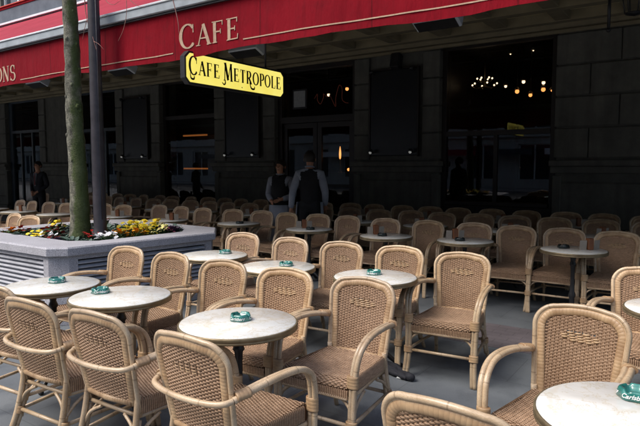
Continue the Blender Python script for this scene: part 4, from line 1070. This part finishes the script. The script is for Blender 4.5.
front_t = [(-3.95, 2.27, 'round marble table at far left in front of the planter, green ashtray on it'), (-3.23, 2.33, 'round marble table overlapping the leftmost one, second of the front row'), (-2.14, 2.30, 'round marble table at bottom centre, full disc in view with green ashtray'),
 (-.18, 2.18, 'round marble table cut off by the bottom right corner'), (-3.99, 3.95, 'round marble table beside the right end of the planter'), (-3.07, 3.80, 'round marble table between the planter end table and the centre one'), (-2.15, 3.88, 'round marble table in the centre, right of the middle armchair back'),
 (-.10, 4.02, 'round marble table cut by the right picture edge above the corner table')]
for u, v, lb in front_t: PT.place(u, v, 0, rj.random() * 3, lb, 'table', GT)
shade_t = [(-1.16, 6.34, 'shaded round table at right with dark ashtray, pedestal in full view'), (-2.36, 6.42, 'shaded round table second from the right in its row'), (-3.34, 6.30, 'shaded round table third from the right, before three chair backs'), (-4.6, 6.4, 'shaded round table in front of the waiters'),
 (-5.97, 6.45, 'shaded round table just right of the planter end'), (-7.3, 6.2, 'shaded round table behind the right part of the planter'), (-8.6, 6.1, 'shaded round table behind the planter, right of the lamp post'), (-9.9, 5.8, 'shaded round table behind the tree trunk'), (-11.1, 5.75, 'shaded round table left of the tree trunk'), (-12.3, 5.8, 'shaded round table at the far left below the suited man')]
for u, v, lb in shade_t: PT.place(u, v, 0, rj.random() * 3, lb, 'table', GS)
rear = []
for row, (v, u0, nm) in enumerate([(7.74, -1.12, 'second shaded row'), (8.98, -1.6, 'last shaded row')]):
    for i in range(11):
        u = u0 - 1.17 * i
        if row == 0 and (abs(u + 14.0) < .6 or abs(u + 6.0) < .5 or abs(u + 5.3) < .4): continue
        PT.place(u, v, 0, rj.random() * 3, 'round table almost hidden among chairs, %s from the right in the %s' % (ordn[i], nm), 'table', GS); rear.append((u, v, row, i))

# ashtrays
def text_obj_mesh(txt, size, shear=.35):
    c = bpy.data.curves.new('txt', 'FONT'); c.body = txt; c.size = size; c.shear = shear; c.align_x = 'CENTER'; c.align_y = 'CENTER'; c.offset = .0004; c.extrude = .0
    o = bpy.data.objects.new('txt', c); COL.objects.link(o); bpy.context.view_layer.update()
    me = bpy.data.meshes.new_from_object(o.evaluated_get(bpy.context.evaluated_depsgraph_get())); bpy.data.objects.remove(o); return me
def make_ashtray(mat):
    r = empty('ashtray'); m = MB(); n = 40
    rings = [(.050, .0), (.062, .002), (.056, .030), (.052, .036), (.044, .036), (.040, .030), (.034, .012), (.0, .010)]
    for (rr, z) in rings:
        for k in range(n):
            a = 2 * PI * k / n; q = 1 + .05 * math.cos(6 * a); zz = z
            if z >= .03: zz = z - (.010 if (k % 13) < 2 else 0)
            m.v.append((rr * q * math.cos(a), rr * q * math.sin(a), zz))
    for i in range(len(rings) - 1):
        for k in range(n): k2 = (k + 1) % n; m.face([i * n + k, i * n + k2, (i + 1) * n + k2, (i + 1) * n + k], None, True)
    m.face(list(range(n))[::-1]); body = m.build('bowl', M[mat], r)
    return r
ag = make_ashtray('ashgreen'); tm = text_obj_mesh('Carlsberg', .0235); tm.materials.append(M['white'])
for sgn in (0, 1, 2):          # script bent round the flared side, three times
    me = tm.copy(); me.name = 'script'
    for vv in me.vertices:
        x, y = vv.co.x, vv.co.y; a = -PI / 2 + x / .058 + sgn * 2 * PI / 3; f = min(1, max(0, (y + .016) / .03)); q = 1 + .05 * math.cos(6 * a); rr = (.0622 - .0062 * f) * q + .0012
        vv.co = (rr * math.cos(a), rr * math.sin(a), .002 + .028 * f)
    o = bpy.data.objects.new('lettering', me); COL.objects.link(o); o.parent = ag
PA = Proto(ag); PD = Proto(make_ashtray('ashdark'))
for (u, v, rz, lb) in [(-3.99, 2.33, .2, 'green glass ashtray with white script on the leftmost marble table'), (-3.41, 2.30, 1.0, 'green glass ashtray on the second front table from the left'), (-2.15, 2.33, .3, 'green glass ashtray on the bottom centre marble table'),
      (-.20, 2.36, .06, 'green glass ashtray with white lettering on the bottom right table'), (-3.96, 4.08, .9, 'green glass ashtray on the table beside the planter end'), (-3.02, 3.86, .5, 'green glass ashtray on the table behind two armchair backs, right of the planter-end one'), (-2.2, 3.95, .1, 'green glass ashtray on the centre marble table')]:
    PA.place(u, v, .745, rz, lb, 'ashtray', 'green ashtrays on the lit tables')
AS = []
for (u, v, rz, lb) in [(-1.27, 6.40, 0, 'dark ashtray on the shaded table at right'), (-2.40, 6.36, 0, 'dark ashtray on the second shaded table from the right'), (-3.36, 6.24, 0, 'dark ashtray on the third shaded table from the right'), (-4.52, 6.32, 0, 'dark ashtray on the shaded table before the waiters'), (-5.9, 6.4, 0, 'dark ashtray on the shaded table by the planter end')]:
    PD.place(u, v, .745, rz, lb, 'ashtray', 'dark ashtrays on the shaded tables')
# menu holders
mh = empty('menu_holder')
m = MB(); m.bev(-.03, .03, -.03, .03, 0, .12, .006); m.build('block', M['woodblock'], mh)
for s in (-1, 1):
    m = MB(); m.box(-.035, .035, -.002, .002, 0, .10, Matrix.Translation((s * .075, 0, .0)) @ Matrix.Rotation(rad(12 * s), 4, 'Z') @ Matrix.Rotation(rad(6), 4, 'X')); m.build('card', M['card'], mh)
PM = Proto(mh)
for (u, v, lb) in [(-1.02, 6.42, 'menu holder with pale cards on the shaded table at right'), (-2.52, 6.52, 'menu holder with pale cards on the second shaded table from the right'), (-3.52, 6.36, 'menu holder with pale cards on the third shaded table from the right'), (-4.72, 6.45, 'menu holder with pale cards on the table before the waiters'), (-8.55, 6.15, 'menu holder with pale cards on the table seen above the yellow flowers'),
      (-11.1, 5.8, 'menu holder with pale cards on the table left of the tree trunk'), (-12.2, 5.8, 'menu holder with pale cards at the far left below the suited man'), (-7.2, 6.2, 'menu holder with pale cards on the table behind the right planter part')]:
    PM.place(u, v, .745, rj.uniform(.2, .9), lb, 'menu holder', 'menu holders on the shaded tables')
for (u, v, row, i) in rear:
    PM.place(u + rj.uniform(-.1, .1), v + rj.uniform(-.08, .08), .745, rj.uniform(.1, 1.1), 'menu holder on the %s table from the right, %s' % (ordn[i], ['second shaded row', 'last shaded row'][row]), 'menu holder', 'menu holders on the shaded tables')

# dark cloth strap lying on the floor by the aisle chair
m = MB(); rg = random.Random(2)
for k in range(6):
    P = catmull([(-2.35 + .02 * k, 3.99 + .012 * k, .035), (-2.2, 3.93 + .02 * k - .03, .045 + .008 * math.sin(k)), (-2.03 + .01 * k, 3.86 + .016 * k - .02, .03 + .006 * (k % 3)), (-1.90, 3.81 + .012 * k, .025 + .006 * (k % 2)), (-1.82 + .005 * k, 3.79 + .008 * k, .02)], 6)
    m.tube(P, [.024 + .004 * math.sin(q * 1.3 + k) for q in range(len(P))], 8, flat=.8)
m.ball((-1.80, 3.80, .03), .04, 10, 8, (1, .8, .75))
tag(m.build('folded_cloth', M['cloth_navy']), 'black folded cloth lying on the floor beside the aisle armchair', 'cloth')

# ------------------------------------------------------------------ people
def skinned(name, joints, edges, mat, parent, lev=2):
    me = bpy.data.meshes.new(name); names = list(joints); me.from_pydata([joints[n][0] for n in names], [(names.index(a), names.index(b)) for a, b in edges], [])
    o = bpy.data.objects.new(name, me); COL.objects.link(o); md = o.modifiers.new('s', 'SKIN'); md.use_smooth_shade = True
    sl = me.skin_vertices[0].data
    for i, n in enumerate(names): sl[i].radius = joints[n][1] if isinstance(joints[n][1], tuple) else (joints[n][1],) * 2; sl[i].use_root = (i == 0)
    o.modifiers.new('d', 'SUBSURF').levels = lev; bpy.context.view_layer.update()
    m2 = bpy.data.meshes.new_from_object(o.evaluated_get(bpy.context.evaluated_depsgraph_get())); bpy.data.objects.remove(o)
    m2.materials.clear(); m2.materials.append(mat)
    r = bpy.data.objects.new(name, m2); COL.objects.link(r); r.parent = parent; return r
def person(loc, rz, h, kind, arms, lean=0, label='', stride=.0):
    R = empty('person', (loc[0], loc[1], 0), rz); tag(R, label, 'person'); k = h / 1.78; R.scale = (k, k, k)
    J = {'pelvis': ((0, 0, .96), (.145, .10)), 'waist': ((0, .0, 1.10), (.12, .09)), 'chest': ((0, -.01, 1.30), (.15, .10)), 'upper': ((0, 0, 1.43), (.12, .08)), 'neck': ((0, -.005, 1.52), .052), 'jaw': ((0, -.03, 1.585), (.055, .062)), 'head': ((0, -.02, 1.66), (.074, .088)), 'crown': ((0, -.01, 1.73), (.06, .07))}
    E = [('pelvis', 'waist'), ('waist', 'chest'), ('chest', 'upper'), ('upper', 'neck'), ('neck', 'jaw'), ('jaw', 'head'), ('head', 'crown')]
    for s, n in ((-1, 'l'), (1, 'r')):
        el, wr = arms[n]
        J['sh' + n] = ((.175 * s, .0, 1.425), .055); J['el' + n] = (el, .040); J['wr' + n] = (wr, .027)
        d = (Vector(wr) - Vector(el)).normalized(); palm = Vector(wr) + d * .06; J['pa' + n] = (tuple(palm), (.036, .018))
        E += [('upper', 'sh' + n), ('sh' + n, 'el' + n), ('el' + n, 'wr' + n), ('wr' + n, 'pa' + n)]
        sd = d.cross(Vector((0, 1, .3))).normalized()
        for q in range(4):
            f0 = palm + sd * (-.024 + .016 * q) + d * .03; L = (.062, .072, .068, .054)[q]; b_ = Vector((-s * .3, -.5, 0)) * .02
            J['f%d%s' % (q, n)] = (tuple(f0), .009); J['g%d%s' % (q, n)] = (tuple(f0 + d * L * .5 + b_ * .5), .008); J['h%d%s' % (q, n)] = (tuple(f0 + d * L * .9 + b_ * 1.6), .0065)
            E += [('pa' + n, 'f%d%s' % (q, n)), ('f%d%s' % (q, n), 'g%d%s' % (q, n)), ('g%d%s' % (q, n), 'h%d%s' % (q, n))]
        th = Vector(wr) + d * .03 + sd * -.03; J['t' + n] = (tuple(th), .011); J['u' + n] = (tuple(th + d * .045 + sd * -.02), .009); E += [('wr' + n, 't' + n), ('t' + n, 'u' + n)]
        st = stride * s
        J['hip' + n] = ((.09 * s, 0, .90), .088); J['kn' + n] = ((.1 * s, -.01 + st * .5, .50), .058); J['an' + n] = ((.1 * s, .02 + st, .09), .038); J['to' + n] = ((.115 * s, -.12 + st, .035), (.036, .028))
        E += [('pelvis', 'hip' + n), ('hip' + n, 'kn' + n), ('kn' + n, 'an' + n), ('an' + n, 'to' + n)]
    skinned('body', J, E, M['skin'], R)
    def sub(names, grow, ed=None):
        return {n: (J[n][0], tuple(x + grow for x in (J[n][1] if isinstance(J[n][1], tuple) else (J[n][1],) * 2))) for n in names}, [e for e in E if e[0] in names and e[1] in names]
    sleeves = ['pelvis', 'waist', 'chest', 'upper', 'neck', 'shl', 'shr', 'ell', 'elr', 'wrl', 'wrr']
    j, e = sub(sleeves, .020); j['pelvis'] = ((0, 0, .86), (.15, .11)); skinned('jacket' if kind == 'suit' else 'shirt', j, e, M['cloth_navy'] if kind == 'suit' else M['cloth_white'], R)
    j, e = sub(['waist', 'pelvis', 'hipl', 'hipr', 'knl', 'knr', 'anl', 'anr'], .018); skinned('trousers', j, e, M['cloth_black'], R)
    m = MB()
    for n in 'lr':
        a = J['an' + n][0]; m.ball((a[0], a[1] - .06, .035), .06, 12, 8, (.75, 2.1, .62))
    m.build('shoes', M['shoe'], R)
    if kind == 'waiter':
        j, e = sub(['pelvis', 'waist', 'chest', 'upper', 'shl', 'shr'], .036); j['pelvis'] = ((0, 0, .90), (.17, .135)); j['shl'] = ((-.135, 0, 1.44), .075); j['shr'] = ((.135, 0, 1.44), .075); j['nk'] = ((0, .012, 1.515), .05); e.append(('upper', 'nk')); skinned('waistcoat', j, e, M['cloth_black'], R)
        m = MB(); n = 22
        for side in (0, 1):
            for i in range(n + 1):
                a = rad(-90 - 118 + 236 * i / n)
                for q in range(8):
                    f = q / 7; rr = 1 + .22 * f + .03 * math.sin(a * 9) * f; m.v.append(((.205 - side * .004) * rr * math.cos(a), (.165 - side * .004) * rr * math.sin(a), 1.0 - .62 * f))
        N_ = (n + 1) * 8
        for side in (0, 1):
            for i in range(n):
                for q in range(7):
                    a = side * N_ + i * 8 + q; f = [a, a + 1, a + 9, a + 8]; m.face(f if side else f[::-1], None, True)
        m.build('apron', M['cloth_white'], R)
        m = MB(); m.tube([(.066 * math.cos(a), .066 * math.sin(a) * 1.0 - .005, 1.535 + .012 * math.sin(a)) for a in [2 * PI * i / 16 for i in range(16)]], .014, 6, closed=True); m.build('collar', M['cloth_white'], R)
        m = MB(); m.prism([(-.04, -.145), (.04, -.145), (.04, -.10), (-.04, -.10)], 1.47, 1.50); 
        m.build('bow_tie', M['cloth_black'], R)
    else:
        m = MB(); b = 0
        m.v += [(-.04, -.118, 1.47), (.04, -.118, 1.47), (0.012, -.135, 1.14), (-.012, -.135, 1.14), (-.04, -.09, 1.47), (.04, -.09, 1.47), (0.012, -.1, 1.14), (-.012, -.1, 1.14)]
        for f in ((0, 3, 2, 1), (4, 5, 6, 7), (0, 1, 5, 4), (1, 2, 6, 5), (2, 3, 7, 6), (3, 0, 4, 7)): m.face(f)
        m.build('shirt_front', M['cloth_white'], R)
        m = MB(); m.tube([(0, -.122, 1.47), (0, -.134, 1.38), (0, -.142, 1.16)], [.012, .02, .024], 6, flat=.3, up=(0, 1, 0)); m.build('tie', M['tie'], R)
    m = MB()
    rg = random.Random(4); b = len(m.v); n, mm = 18, 10       # cap of hair, open at the face
    for i in range(mm + 1):
        th = PI * .66 * i / mm
        for q in range(n):
            a = 2 * PI * q / n; fr = max(0, -math.sin(a)); t2 = th * (1 - .42 * fr); m.v.append((.092 * math.sin(t2) * math.cos(a), .005 + .112 * math.sin(t2) * math.sin(a), 1.668 + .120 * math.cos(t2) + rg.uniform(-.002, .002)))
    for i in range(mm):
        for q in range(n): q2 = (q + 1) % n; m.face([b + i * n + q, b + (i + 1) * n + q, b + (i + 1) * n + q2, b + i * n + q2], None, True)
    m.build('hair', M['hair'], R)
    m = MB(); m.tube([(0, -.108, 1.675), (0, -.126, 1.645), (0, -.112, 1.632)], [.008, .013, .009], 8); m.ball((-.088, 0, 1.65), .018, 8, 6, (.5, .9, 1.5)); m.ball((.088, 0, 1.65), .018, 8, 6, (.5, .9, 1.5)); m.build('face', M['skin'], R)
    m = MB(); m.ball((-.032, -.102, 1.668), .010, 8, 6, (1.2, .6, .8)); m.ball((.032, -.102, 1.668), .010, 8, 6, (1.2, .6, .8)); m.tube([(-.022, -.098, 1.602), (0, -.105, 1.600), (.022, -.098, 1.602)], .004, 5); m.build('eyes_and_mouth', M['hair'], R)
    return R
person((-5.98, 7.5), rad(14), 1.73, 'waiter', {'l': ((-.25, .03, 1.16), (-.10, -.17, 1.08)), 'r': ((.25, .03, 1.16), (.10, -.17, 1.10))}, label='waiter in white shirt, black waistcoat and long pale apron, facing us, hands at the waist')
person((-5.32, 7.42), rad(205), 1.86, 'waiter', {'l': ((-.25, .03, 1.14), (-.22, -.12, .94)), 'r': ((.26, .05, 1.15), (.29, .02, .89))}, label='taller waiter in black waistcoat seen from behind beside the entrance, arm hanging', stride=.06)
person((-14.3, 7.95), rad(20), 1.76, 'suit', {'l': ((-.24, .04, 1.15), (-.08, -.15, .98)), 'r': ((.24, .04, 1.15), (.08, -.15, .98))}, label='man in a dark suit and tie standing at the far left, hands clasped in front')

# ------------------------------------------------------------------ across the street (seen in the window reflections)
OB = tag(empty('opposite_building', (0, -24, 0)), 'pale stone town house row across the street, mirrored in the café window', 'building')
m = MB(); u = -122.0
while u < 50:
    m.box(u, u + 1.6, 0, .5, 0, 15)
    for z0, z1 in ((0, .7), (3.4, 4.6), (7.2, 8.4), (11, 12.2), (14.4, 15)): m.box(u + 1.6, u + 4, .02, .5, z0, z1)
    u += 4
m.box(-122, 50, -12, -.6, 0, 15.2); m.build('wall', M['palestone'], OB)
m = MB()
for z in (3.9, 7.7, 11.5, 15): m.bev(-122, 50, .5, .8, z, z + .25, .03)
m.build('cornice', M['palestone'], OB)
for i in range(29):
    u = -90 + 4 * i
    for z0, z1 in ((.7, 3.4), (4.6, 7.2), (8.4, 11)):
        if len(OB.children) > 95: break
        if -90 <= u < 2:
            m = MB(); m.box(u + 1.6, u + 1.7, .2, .3, z0, z1); m.box(u + 3.9, u + 4, .2, .3, z0, z1); m.box(u + 2.75, u + 2.85, .2, .3, z0, z1); m.box(u + 1.7, u + 3.9, .19, .29, z1 - .1, z1); f = m.build('window', M['white'], OB); m = MB(); m.box(u + 1.65, u + 3.95, .1, .15, z0, z1); m.build('pane', M['glassblue'], f)
lw = emis('lit_shop', (1, .62, .28), .9)
for u, w, c in [(-14.3, 3.2, 'framegrey'), (-18.4, 3.0, 'redtop'), (-30.2, 3.4, 'aluwhite'), (-46.3, 3.4, 'framegrey'), (-54.3, 3.2, 'redtop'), (-10.2, 3.0, 'aluwhite')]:
    m = MB(); m.box(u, u + w, .52, 1.6, 2.9, 3.0); m.box(u, u + w, 1.5, 1.6, 2.55, 2.89); f = m.build('shop_canopy', M[c], OB)
for u in (-17.9, -17.1, -16.9, -29.6, -45.9, -13.6, -12.9):
    m = MB(); m.box(u, u + .5, .16, .18, 1.2, 1.3); m.box(u + .1, u + .62, .16, .18, 1.55, 1.63); m.build('lit_shelf', lw, OB)
tag((lambda m_: m_.box(-1.905, -1.865, 3.785, 3.81, .005, .012).build('paper_scrap', M['white']))(MB()), 'small white paper scrap on the floor beside the folded black cloth', 'scrap')
print('objects', len(bpy.data.objects))
